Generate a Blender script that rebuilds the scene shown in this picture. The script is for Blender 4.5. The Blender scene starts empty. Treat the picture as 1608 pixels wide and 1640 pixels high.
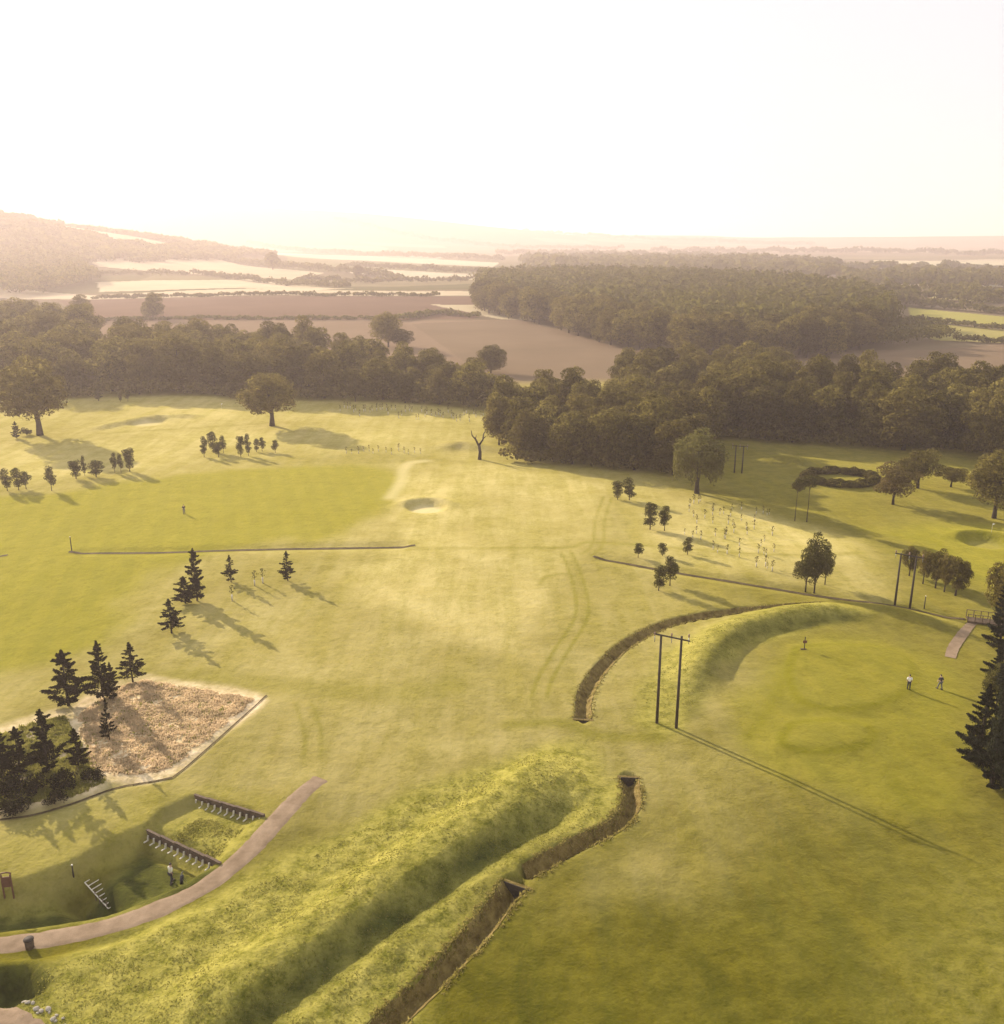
import bpy, bmesh, math, random
import numpy as np
from mathutils import Vector, Matrix

# ------------------------------------------------------------------ camera, sky, sun, exposure
SC = bpy.context.scene
COL = SC.collection
R = math.radians
CAM_H, FPX, PITCH = 50.0, 1500.0, R(16.4)

cam_data = bpy.data.cameras.new('camera')
cam = bpy.data.objects.new('camera', cam_data)
COL.objects.link(cam)
cam.location = (0, 0, CAM_H)
cam.rotation_euler = (R(90) - PITCH, 0, 0)
cam_data.sensor_fit = 'HORIZONTAL'
cam_data.angle_x = 2 * math.atan(804 / FPX)
cam_data.clip_start = 0.5
cam_data.clip_end = 30000
SC.camera = cam

SUN_EL, SUN_AZ = R(20), R(-43)          # azimuth from the view direction (+Y), negative = left
sun_dir = Vector((math.sin(SUN_AZ) * math.cos(SUN_EL), math.cos(SUN_AZ) * math.cos(SUN_EL), math.sin(SUN_EL)))
world = bpy.data.worlds.new('World')
SC.world = world
world.use_nodes = True
wn = world.node_tree
wn.nodes.clear()
w_out = wn.nodes.new('ShaderNodeOutputWorld')
w_bg = wn.nodes.new('ShaderNodeBackground')
w_sky = wn.nodes.new('ShaderNodeTexSky')
w_sky.sky_type = 'NISHITA'
w_sky.sun_disc = False
w_sky.sun_elevation = SUN_EL
w_sky.sun_rotation = SUN_AZ
w_sky.air_density = 1.0
w_sky.dust_density = 2.0
w_sky.ozone_density = 0.3
w_bg.inputs['Strength'].default_value = 0.081
w_mix = wn.nodes.new('ShaderNodeMix')          # thin bright overcast veils the blue evenly over the whole dome
w_mix.data_type = 'RGBA'
w_mix.inputs[0].default_value = 0.93
w_mix.inputs[7].default_value = (5.7, 5.95, 6.2, 1)
wn.links.new(w_sky.outputs[0], w_mix.inputs[6])
wn.links.new(w_mix.outputs[2], w_bg.inputs['Color'])
wn.links.new(w_bg.outputs[0], w_out.inputs['Surface'])

sun_data = bpy.data.lights.new('sun', 'SUN')
sun_data.energy = 5.0
sun_data.angle = R(0.6)
sun_data.color = (1.0, 0.88, 0.72)
sun = bpy.data.objects.new('sun', sun_data)
COL.objects.link(sun)
sun.rotation_euler = sun_dir.to_track_quat('Z', 'Y').to_euler()

SC.view_settings.view_transform = 'Standard'
SC.view_settings.look = 'None'
SC.view_settings.gamma = 1.0
SC.view_settings.exposure = 0.95
SC.render.engine = 'CYCLES'
SC.cycles.use_denoising = True
SC.cycles.max_bounces = 5
SC.cycles.diffuse_bounces = 2
SC.cycles.glossy_bounces = 1
SC.cycles.transmission_bounces = 2
SC.cycles.volume_bounces = 1
SC.cycles.transparent_max_bounces = 4
SC.cycles.use_adaptive_sampling = True
SC.cycles.adaptive_threshold = 0.02
SC.cycles.caustics_reflective = False
SC.cycles.caustics_refractive = False

HAZE_DENSITY = 0.00026

# ------------------------------------------------------------------ mapping from picture to place
CP, SP = math.cos(PITCH), math.sin(PITCH)

def ray(px, py):
    a, b = (px - 804) / FPX, (820 - py) / FPX
    return a, CP + b * SP, -SP + b * CP

def flat(px, py, z=0.0):
    a, fy, fz = ray(px, py)
    t = (z - CAM_H) / fz
    return (a * t, fy * t)

def flats(pts):
    return np.array([flat(*p) for p in pts])

# ------------------------------------------------------------------ fields over the ground
def poly_dist(X, Y, pts):
    """distance, side (+ right of travel), arc length and total length, to a polyline"""
    d = np.full(X.shape, 1e9); side = np.zeros(X.shape); arc = np.zeros(X.shape)
    s0 = 0.0
    for (ax, ay), (bx, by) in zip(pts[:-1], pts[1:]):
        vx, vy = bx - ax, by - ay
        L = math.hypot(vx, vy)
        if L < 1e-6: continue
        t = np.clip(((X - ax) * vx + (Y - ay) * vy) / (L * L), 0, 1)
        dx, dy = X - (ax + t * vx), Y - (ay + t * vy)
        dd = np.hypot(dx, dy)
        m = dd < d
        cr = (vx * (Y - ay) - vy * (X - ax))
        d = np.where(m, dd, d); side = np.where(m, -np.sign(cr), side); arc = np.where(m, s0 + t * L, arc)
        s0 += L
    return d, side, arc, s0

def inside(X, Y, pts):
    c = np.zeros(X.shape, bool)
    n = len(pts)
    for i in range(n):
        x1, y1 = pts[i]; x2, y2 = pts[(i + 1) % n]
        if y1 == y2: continue
        cond = (y1 > Y) != (y2 > Y)
        c ^= cond & (X < (x2 - x1) * (Y - y1) / (y2 - y1) + x1)
    return c

def sdf(X, Y, pts):
    loop = np.vstack([pts, pts[:1]])
    d = poly_dist(X, Y, loop)[0]
    return np.where(inside(X, Y, pts), -d, d)

def smooth(e0, e1, v):
    t = np.clip((v - e0) / (e1 - e0), 0, 1)
    return t * t * (3 - 2 * t)

def catmull(pts, n=8):
    pts = np.asarray(pts, float)
    P = np.vstack([2 * pts[0] - pts[1], pts, 2 * pts[-1] - pts[-2]])
    out = []
    for i in range(1, len(P) - 2):
        for k in range(n):
            t = k / n
            out.append(0.5 * ((2 * P[i]) + (-P[i-1] + P[i+1]) * t + (2*P[i-1] - 5*P[i] + 4*P[i+1] - P[i+2]) * t*t
                              + (-P[i-1] + 3*P[i] - 3*P[i+1] + P[i+2]) * t**3))
    out.append(pts[-1])
    return np.array(out)

_h = np.random.RandomState(7).rand(256, 256)
def vnoise(X, Y, s, off=0):
    x, y = X * s + 91.7 + off * 17.3, Y * s + 13.1 + off * 7.9
    xi, yi = np.floor(x).astype(int), np.floor(y).astype(int)
    fx, fy = x - xi, y - yi
    fx, fy = fx * fx * (3 - 2 * fx), fy * fy * (3 - 2 * fy)
    g = lambda a, b: _h[a & 255, b & 255]
    return (g(xi, yi) * (1 - fx) + g(xi + 1, yi) * fx) * (1 - fy) + (g(xi, yi + 1) * (1 - fx) + g(xi + 1, yi + 1) * fx) * fy

def boxed(X, Y, pts, pad, fn):
    """evaluate fn only near pts"""
    out = np.zeros(X.shape)
    lo, hi = pts.min(0) - pad, pts.max(0) + pad
    m = (X > lo[0]) & (X < hi[0]) & (Y > lo[1]) & (Y < hi[1])
    if m.any(): out[m] = fn(X[m], Y[m])
    return out

# ridges: ridge line, height, half width left / right of travel, taper length
RIDGES = [
    (catmull(flats([(930, 1205), (880, 1232), (790, 1296), (645, 1396), (470, 1518), (330, 1606), (200, 1680)])), 1.15, 9.0, 4.0, 7.0),
    (catmull(flats([(1120, 1120), (1130, 1060), (1180, 1012), (1280, 986), (1410, 981)])), 1.35, 5.0, 4.2, 8.0),
    (catmull(flats([(1350, 962), (1460, 990), (1560, 1020)])), 0.7, 5.0, 6.0, 8.0),
    (catmull(flats([(130, 690), (240, 672), (340, 668)])), 0.9, 5.0, 3.0, 8.0),
    (catmull(flats([(690, 722), (740, 712), (800, 722)])), 1.2, 7.0, 5.0, 9.0),
    (catmull(flats([(1200, 735), (1260, 738), (1310, 755)])), 1.3, 6.0, 4.0, 8.0),
]
VALLEYS = [(catmull(flats([(945, 1262), (905, 1300), (810, 1356), (660, 1458), (500, 1575), (400, 1660), (330, 1740)])), 0.85, 2.5, 8.0)]
# ditches: line, width, depth
DITCHES = [
    (catmull(flats([(1007, 1247), (1012, 1285), (988, 1322), (925, 1356), (846, 1400)])), 1.75, 1.05),
    (catmull(flats([(826, 1420), (770, 1492), (700, 1566), (615, 1650), (520, 1740)])), 2.0, 1.2),
    (catmull(flats([(934, 1152), (938, 1112), (965, 1068), (1010, 1028), (1080, 996), (1180, 979), (1316, 971)])), 1.8, 0.85),
]
SWALES = [
    (catmull(flats([(950, 893), (1080, 915), (1200, 935), (1300, 950), (1430, 968), (1545, 992)])), 0.75, 0.35, 2.6),
    (catmull(flats([(110, 882), (300, 881), (500, 878), (665, 875)])), 0.85, 0.4, 2.8),
    (flats([(427, 1112), (352, 1178), (276, 1243)]), 0.2, 0.12, 0.9),  # dark strip put in for the shade under the long grass edge
    (catmull(flats([(276, 1243), (190, 1256), (110, 1284), (40, 1304), (-60, 1316)])), 0.28, 0.2, 1.0),
    (catmull(flats([(-60, 890), (-20, 889), (12, 888)])), 0.8, 0.4, 2.6),
]
def bump_fn(pts, h, wl, wr, tap):
    def f(X, Y):
        d, side, arc, L = poly_dist(X, Y, pts)
        w = np.where(side > 0, wr, wl)
        prof = 0.5 + 0.5 * np.cos(np.pi * np.clip(d / w, 0, 1))
        return h * prof * smooth(0, tap, arc) * smooth(0, tap, L - arc)
    return f

# terraced practice bays on the left: lower and lower towards the path
TERR = [
    (flats([(312, 1278), (425, 1310), (400, 1352), (352, 1384), (236, 1332), (262, 1300)]), 0.6, 1.2),
    (flats([(236, 1334), (352, 1386), (300, 1428), (192, 1470), (118, 1402), (165, 1370)]), 1.5, 2.4),
    (flats([(118, 1404), (192, 1472), (80, 1492), (-80, 1492), (-80, 1452), (40, 1432)]), 2.1, 3.0),
]
PATH_MAIN = catmull(flats([(528, 1238), (488, 1268), (440, 1318), (392, 1366), (318, 1418), (205, 1462), (90, 1488), (-60, 1508)]))
TEE = [catmull(flats([(1275, 1040), (1340, 1034), (1430, 1042), (1462, 1075), (1440, 1118), (1360, 1142), (1285, 1130), (1262, 1085), (1275, 1040)]), 6)[:-1],
       catmull(flats([(1268, 1165), (1330, 1160), (1390, 1170), (1385, 1200), (1300, 1212), (1252, 1196), (1268, 1165)]), 6)[:-1]]
BUNKERS = [(flat(682, 813), 4.6, 4.6, 0.75, 0.75), (flat(236, 677), 6.5, 5.0, 0.5, 0.5), (flat(1578, 866), 4.6, 4.0, 0.8, 0.1)]
HOLLOW = flats([(-60, 1548), (30, 1552), (58, 1578), (20, 1596), (-60, 1580)])

def far_hills(X, Y):
    z = np.zeros(X.shape)
    for cx, cy, sx, sy, h in [(-1030, 1650, 360, 520, 92), (-680, 1900, 260, 420, 18), (-1500, 4300, 1000, 700, 150), (-500, 4700, 900, 600, 92),
                              (600, 5600, 1400, 700, 55), (2600, 5200, 900, 700, 45), (-3500, 3800, 1200, 1200, 190)]:
        z += h * np.exp(-(((X - cx) / sx) ** 2 + ((Y - cy) / sy) ** 2))
    fade = smooth(320, 900, Y)
    z += fade * (vnoise(X, Y, 1 / 260., 3) - 0.5) * 7
    return z

TUSSOCK = [flats([(870, 1180), (935, 1200), (965, 1262), (985, 1318), (840, 1395), (700, 1540), (560, 1740), (-200, 1740), (-100, 1620), (60, 1550), (180, 1505), (340, 1445), (520, 1345), (720, 1245)]),
           flats([(1010, 1110), (1065, 1050), (1140, 1003), (1280, 978), (1390, 986), (1290, 1002), (1190, 1045), (1135, 1130), (1090, 1170), (1035, 1155)]),
           flats([(235, 1080), (425, 1113), (350, 1178), (276, 1240), (190, 1250), (-60, 1312), (-60, 1180), (110, 1140), (160, 1100)]),
           flats([(1480, 1430), (1700, 1400), (1700, 1720), (1440, 1720), (1450, 1560)])]
def height_base(X, Y):
    X = np.asarray(X, float); Y = np.asarray(Y, float)
    z = (vnoise(X, Y, 1 / 38., 1) - 0.5) * 1.1 + (vnoise(X, Y, 1 / 13., 2) - 0.5) * 0.32 + (vnoise(X, Y, 1 / 4.5, 4) - 0.5) * 0.07
    z *= 1 - 0.5 * smooth(300, 500, Y)
    z += far_hills(X, Y)
    for pts, h, wl, wr, tap in RIDGES:
        z += boxed(X, Y, pts, max(wl, wr) + 1, bump_fn(pts, h, wl, wr, tap))
    for pts, dep, w, tap in VALLEYS:
        z -= boxed(X, Y, pts, w + 1, bump_fn(pts, dep, w, w, tap))
    for pts, sw, dep, w in SWALES:
        z -= boxed(X, Y, pts, w + 1, bump_fn(pts, dep, w, w, 2.5))
    for pts, dep, w in TERR:
        z -= dep * boxed(X, Y, pts, w + 1, lambda a, b: smooth(w * 0.9, -0.12, sdf(a, b, pts)))
    for pts in TUSSOCK:
        z += boxed(X, Y, pts, 1, lambda a, b: smooth(0.0, -2.5, sdf(a, b, pts)) * (0.13 * (vnoise(a, b, 1 / 0.7, 41) - 0.5) + 0.08 * (vnoise(a, b, 1 / 1.9, 42) - 0.5)))
    for pts in TEE:
        z += 0.35 * boxed(X, Y, pts, 5, lambda a, b: smooth(2.4, -1.4, sdf(a, b, pts)))
    z -= 2.2 * boxed(X, Y, HOLLOW, 3, lambda a, b: smooth(1.2, -0.8, sdf(a, b, HOLLOW)))
    k = boxed(X, Y, PATH_MAIN, 4, lambda a, b: smooth(3.4, 1.2, poly_dist(a, b, PATH_MAIN)[0]))   # the path is benched into the slope
    m_ = k > 0
    if m_.any():
        _, _, ar, L_ = poly_dist(X[m_], Y[m_], PATH_MAIN)
        z[m_] = z[m_] * (1 - k[m_]) + k[m_] * (0.05 - 0.8 * smooth(0.15, 0.8, ar / L_))
    for (cx, cy), rx, ry, dep, sd in BUNKERS:
        u = np.hypot((X - cx) / rx, (Y - cy) / ry)
        lip = np.exp(-((u - 1.15) / 0.28) ** 2) * smooth(-0.3, 0.9, (Y - cy) / ry) * 0.7
        z += lip * dep - dep * smooth(1.0, 0.55, u)
    return z

def ditch_profile(d, w, dep):
    return -dep * np.clip(1 - d / (0.5 * w), 0, 1) ** 0.8

def height(X, Y):
    z = height_base(X, Y)
    X = np.asarray(X, float); Y = np.asarray(Y, float)
    for pts, w, dep in DITCHES:
        def f(a, b):
            d, _, arc, L = poly_dist(a, b, pts)
            return ditch_profile(d, w, dep) - 0.3 * smooth(0.47 * w, 0.3 * w, d)
        z += boxed(X, Y, pts, w, f)
    return z

def gz(x, y):
    return float(height_base(np.array([x]), np.array([y]))[0])

def at(px, py):
    """ground point seen at a pixel of the photograph"""
    z = 0.0
    for _ in range(14):
        x, y = flat(px, py, z)
        z = 0.5 * z + 0.5 * gz(x, y)
    return Vector((x, y, z))

def rise(p, py_top):
    """height above p of a point seen at row py_top"""
    _, fy, fz = ray(804, py_top)
    return CAM_H + p.y * fz / fy - p.z

# ------------------------------------------------------------------ object helpers
def link(o, parent=None):
    COL.objects.link(o)
    if parent is not None: o.parent = parent
    return o

def mesh_np(name, verts, faces, smooth_shade=False):
    """faces: (n,3) or (n,4) index array"""
    me = bpy.data.meshes.new(name)
    verts = np.asarray(verts, np.float32); faces = np.asarray(faces, np.int32)
    me.vertices.add(len(verts)); me.vertices.foreach_set('co', verts.ravel())
    n, k = faces.shape
    me.loops.add(n * k); me.loops.foreach_set('vertex_index', faces.ravel())
    me.polygons.add(n)
    me.polygons.foreach_set('loop_start', np.arange(n, dtype=np.int32) * k)
    me.update(calc_edges=True)
    if smooth_shade:
        me.polygons.foreach_set('use_smooth', np.ones(n, bool))
    return me

def tag(o, label=None, cat=None, group=None, kind=None):
    if label: o['label'] = label
    if cat: o['category'] = cat
    if group: o['group'] = group
    if kind: o['kind'] = kind
    return o

def empty(name, loc, rz=0.0):
    o = bpy.data.objects.new(name, None)
    o.empty_display_size = 0.3
    o.location = loc; o.rotation_euler = (0, 0, rz)
    return link(o)

class MB:
    """collects boxes, tubes and prisms into one mesh"""
    def __init__(self): self.v = []; self.f = []
    def add(self, vs, fs):
        b = len(self.v); self.v += [tuple(v) for v in vs]; self.f += [tuple(i + b for i in f) for f in fs]
        return self
    def box(self, c, s, rz=0.0, rx=0.0):
        m = Matrix.Translation(c) @ Matrix.Rotation(rz, 4, 'Z') @ Matrix.Rotation(rx, 4, 'X')
        h = [x * 0.5 for x in s]
        vs = [m @ Vector((i * h[0], j * h[1], k * h[2])) for k in (-1, 1) for j in (-1, 1) for i in (-1, 1)]
        return self.add(vs, [(0, 2, 3, 1), (4, 5, 7, 6), (0, 1, 5, 4), (2, 6, 7, 3), (0, 4, 6, 2), (1, 3, 7, 5)])
    def tube(self, pts, rad, n=7, cap=True):
        pts = [Vector(p) for p in pts]
        if not hasattr(rad, '__len__'): rad = [rad] * len(pts)
        vs = []; fs = []
        for i, p in enumerate(pts):
            d = (pts[min(i + 1, len(pts) - 1)] - pts[max(i - 1, 0)]).normalized()
            a = d.cross(Vector((0.31, 0.95, 0.05)) if abs(d.z) > 0.5 else Vector((0, 0, 1))).normalized(); b = d.cross(a)
            for k in range(n):
                t = 2 * math.pi * k / n
                vs.append(p + (a * math.cos(t) + b * math.sin(t)) * rad[i])
        for i in range(len(pts) - 1):
            for k in range(n):
                fs.append((i * n + k, i * n + (k + 1) % n, (i + 1) * n + (k + 1) % n, (i + 1) * n + k))
        if cap:
            fs.append(tuple(range(n - 1, -1, -1))); fs.append(tuple((len(pts) - 1) * n + k for k in range(n)))
        return self.add(vs, fs)
    def mesh(self, name, mat, sm=False):
        me = bpy.data.meshes.new(name); me.from_pydata(self.v, [], self.f); me.update()
        bm = bmesh.new(); bm.from_mesh(me); bmesh.ops.recalc_face_normals(bm, faces=bm.faces); bm.to_mesh(me); bm.free()
        if sm: me.polygons.foreach_set('use_smooth', np.ones(len(me.polygons), bool))
        me.materials.append(mat)
        return me
    def build(self, name, mat, parent=None, sm=False):
        return link(bpy.data.objects.new(name, self.mesh(name, mat, sm)), parent)

# ------------------------------------------------------------------ materials
def new_mat(name):
    m = bpy.data.materials.new(name); m.use_nodes = True
    nt = m.node_tree; nt.nodes.clear()
    return m, nt, nt.nodes.new('ShaderNodeOutputMaterial')

def node(nt, t, **kw):
    n = nt.nodes.new('ShaderNode' + t)
    for k, v in kw.items():
        if k in n.inputs: n.inputs[k].default_value = v
        else: setattr(n, k, v)
    return n

def mixc(nt, fac, a, b, blend='MIX'):
    n = nt.nodes.new('ShaderNodeMix'); n.data_type = 'RGBA'; n.blend_type = blend
    for idx, v in ((0, fac), (6, a), (7, b)):
        s = n.inputs[idx]
        if hasattr(v, 'links') or isinstance(v, bpy.types.NodeSocket): nt.links.new(v, s)
        else: s.default_value = (*v, 1) if hasattr(v, '__len__') and len(v) == 3 else v
    return n.outputs[2]

def ramp(nt, src, lo, hi):
    n = nt.nodes.new('ShaderNodeMapRange')
    n.inputs[1].default_value = lo; n.inputs[2].default_value = hi
    nt.links.new(src, n.inputs[0])
    return n.outputs[0]

def math_(nt, op, a, b=0.0):
    n = nt.nodes.new('ShaderNodeMath'); n.operation = op
    for i, v in enumerate((a, b)):
        if isinstance(v, bpy.types.NodeSocket): nt.links.new(v, n.inputs[i])
        else: n.inputs[i].default_value = v
    return n.outputs[0]

def noise(nt, vec, scale, detail=3, rough=0.55, dist=0.0):
    n = node(nt, 'TexNoise', Scale=scale, Detail=detail, Roughness=rough, Distortion=dist)
    if vec is not None: nt.links.new(vec, n.inputs['Vector'])
    return n.outputs['Fac']

def simple_mat(name, col, rough=0.8, var=0.25, scale=3.0, bump=0.0, metallic=0.0):
    m, nt, out = new_mat(name)
    b = node(nt, 'BsdfPrincipled', Roughness=rough, Metallic=metallic)
    b.inputs['Specular IOR Level'].default_value = 0.25
    tc = nt.nodes.new('ShaderNodeTexCoord')
    f = noise(nt, tc.outputs['Object'], scale, 4)
    lo = tuple(c * (1 - var) for c in col); hi = tuple(min(1, c * (1 + var)) for c in col)
    nt.links.new(mixc(nt, ramp(nt, f, 0.3, 0.7), lo, hi), b.inputs['Base Color'])
    if bump:
        bp = node(nt, 'Bump', Strength=bump, Distance=0.05); nt.links.new(f, bp.inputs['Height']); nt.links.new(bp.outputs[0], b.inputs['Normal'])
    nt.links.new(b.outputs[0], out.inputs[0])
    return m

def foliage_mat(name, dark, light, trans=0.35, warm=None, grass=False, spread=0.0):
    m, nt, out = new_mat(name)
    oi = nt.nodes.new('ShaderNodeObjectInfo')
    geo = nt.nodes.new('ShaderNodeNewGeometry')
    tc = nt.nodes.new('ShaderNodeTexCoord')
    f = noise(nt, tc.outputs['Object'], 0.55, 3)
    c = mixc(nt, ramp(nt, f, 0.38, 0.62), dark, light)
    c = mixc(nt, math_(nt, 'MULTIPLY', oi.outputs['Random'], 0.7), c, warm or tuple(0.5 * (a + b) for a, b in zip(dark, light)))
    if not grass:
        tone = nt.nodes.new('ShaderNodeCombineColor')
        kk = math_(nt, 'ADD', math_(nt, 'MULTIPLY', math_(nt, 'FRACT', math_(nt, 'MULTIPLY', oi.outputs['Random'], 7.13)), spread), 1.0 - spread * 0.45)
        for q_ in range(3): nt.links.new(kk, tone.inputs[q_])
        c = mixc(nt, 1.0, c, tone.outputs[0], 'MULTIPLY')
    c = mixc(nt, math_(nt, 'MULTIPLY', geo.outputs['Random Per Island'], 0.35), c, tuple(x * 1.5 for x in light))
    d = nt.nodes.new('ShaderNodeBsdfDiffuse'); t = nt.nodes.new('ShaderNodeBsdfTranslucent'); mx = nt.nodes.new('ShaderNodeMixShader')
    nt.links.new(c, d.inputs[0]); nt.links.new(c, t.inputs[0])
    mx.inputs[0].default_value = trans
    if grass:      # blades are too thin to shade singly: they share the lie of the sward
        va = node(nt, 'VectorMath', operation='MULTIPLY_ADD')
        nt.links.new(geo.outputs['Normal'], va.inputs[0]); va.inputs[1].default_value = (0.45, 0.45, 0.45); va.inputs[2].default_value = (0, 0, 1)
        vn = node(nt, 'VectorMath', operation='NORMALIZE'); nt.links.new(va.outputs[0], vn.inputs[0])
        nt.links.new(vn.outputs[0], d.inputs['Normal']); nt.links.new(vn.outputs[0], t.inputs['Normal'])
    nt.links.new(d.outputs[0], mx.inputs[1]); nt.links.new(t.outputs[0], mx.inputs[2]); nt.links.new(mx.outputs[0], out.inputs[0])
    return m

M_LEAF = foliage_mat('leaf_broad', (0.022, 0.019, 0.006), (0.195, 0.160, 0.040), 0.65, (0.10, 0.074, 0.022), False, 1.1)
M_PINE = foliage_mat('leaf_pine', (0.008, 0.008, 0.006), (0.034, 0.031, 0.012), 0.35, (0.018, 0.015, 0.008))
M_CYPRESS = foliage_mat('leaf_cypress', (0.007, 0.009, 0.008), (0.034, 0.036, 0.019), 0.3)
M_WILLOW = foliage_mat('leaf_willow', (0.09, 0.085, 0.022), (0.17, 0.15, 0.045), 0.45)
M_YOUNG = foliage_mat('leaf_young', (0.045, 0.045, 0.014), (0.11, 0.095, 0.028), 0.4)
M_RUSSET = foliage_mat('leaf_russet', (0.085, 0.060, 0.022), (0.17, 0.125, 0.045), 0.4)
M_FAR = foliage_mat('leaf_far', (0.035, 0.033, 0.010), (0.15, 0.13, 0.03), 0.55)
M_TUFT = foliage_mat('grass_tuft', (0.13, 0.13, 0.02), (0.36, 0.32, 0.085), 0.5)
M_DRYTUFT = foliage_mat('dry_tuft', (0.17, 0.14, 0.03), (0.34, 0.28, 0.09), 0.5)
M_STRAW = foliage_mat('straw_tuft', (0.36, 0.27, 0.15), (0.74, 0.57, 0.36), 0.5)
M_BARK = simple_mat('bark', (0.05, 0.037, 0.027), 0.95, 0.4, 2.0, 0.5)
M_POLE = simple_mat('creosote_timber', (0.05, 0.038, 0.028), 0.85, 0.3, 1.5)
M_TIMBER = simple_mat('weathered_timber', (0.11, 0.075, 0.05), 0.9, 0.35, 2.5)
M_PALE = simple_mat('pale_timber', (0.58, 0.52, 0.42), 0.8, 0.15, 3.0)
M_SIGN = simple_mat('brown_sign', (0.13, 0.06, 0.035), 0.7, 0.2, 3.0)
M_STEEL = simple_mat('dull_steel', (0.32, 0.32, 0.31), 0.5, 0.15, 3.0, 0, 0.6)
M_CERAMIC = simple_mat('ceramic', (0.25, 0.16, 0.12), 0.3, 0.1)
M_SOIL = None

def soil_mat(name, a, b, scale, bump=0.6):
    m, nt, out = new_mat(name)
    bs = node(nt, 'BsdfPrincipled', Roughness=0.95); bs.inputs['Specular IOR Level'].default_value = 0.1
    tc = nt.nodes.new('ShaderNodeTexCoord')
    f1 = noise(nt, tc.outputs['Object'], scale, 5, 0.65); f2 = noise(nt, tc.outputs['Object'], scale * 5.3, 3)
    c = mixc(nt, ramp(nt, f1, 0.32, 0.68), a, b)
    c = mixc(nt, ramp(nt, f2, 0.3, 0.75), c, tuple(x * 1.35 for x in b), 'MIX') if False else c
    nt.links.new(c, bs.inputs['Base Color'])
    bp = node(nt, 'Bump', Strength=bump, Distance=0.25); nt.links.new(math_(nt, 'ADD', f1, math_(nt, 'MULTIPLY', f2, 0.4)), bp.inputs['Height'])
    nt.links.new(bp.outputs[0], bs.inputs['Normal']); nt.links.new(bs.outputs[0], out.inputs[0])
    return m
M_SOIL = soil_mat('ditch_soil', (0.085, 0.056, 0.014), (0.25, 0.185, 0.06), 1.1, 1.0)
M_SOILDARK = soil_mat('soil_shade', (0.05, 0.036, 0.018), (0.12, 0.085, 0.04), 0.8, 0.5)  # dark soil, also painting the shade along the straw plot edge
M_PATH = soil_mat('path_grit', (0.19, 0.13, 0.08), (0.31, 0.22, 0.145), 0.6, 0.25)
M_STONE = soil_mat('pale_stone', (0.30, 0.25, 0.19), (0.55, 0.49, 0.39), 2.5, 0.5)
M_SANDTRACK = soil_mat('sand_track', (0.55, 0.46, 0.30), (0.68, 0.58, 0.40), 0.5, 0.2)

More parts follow.
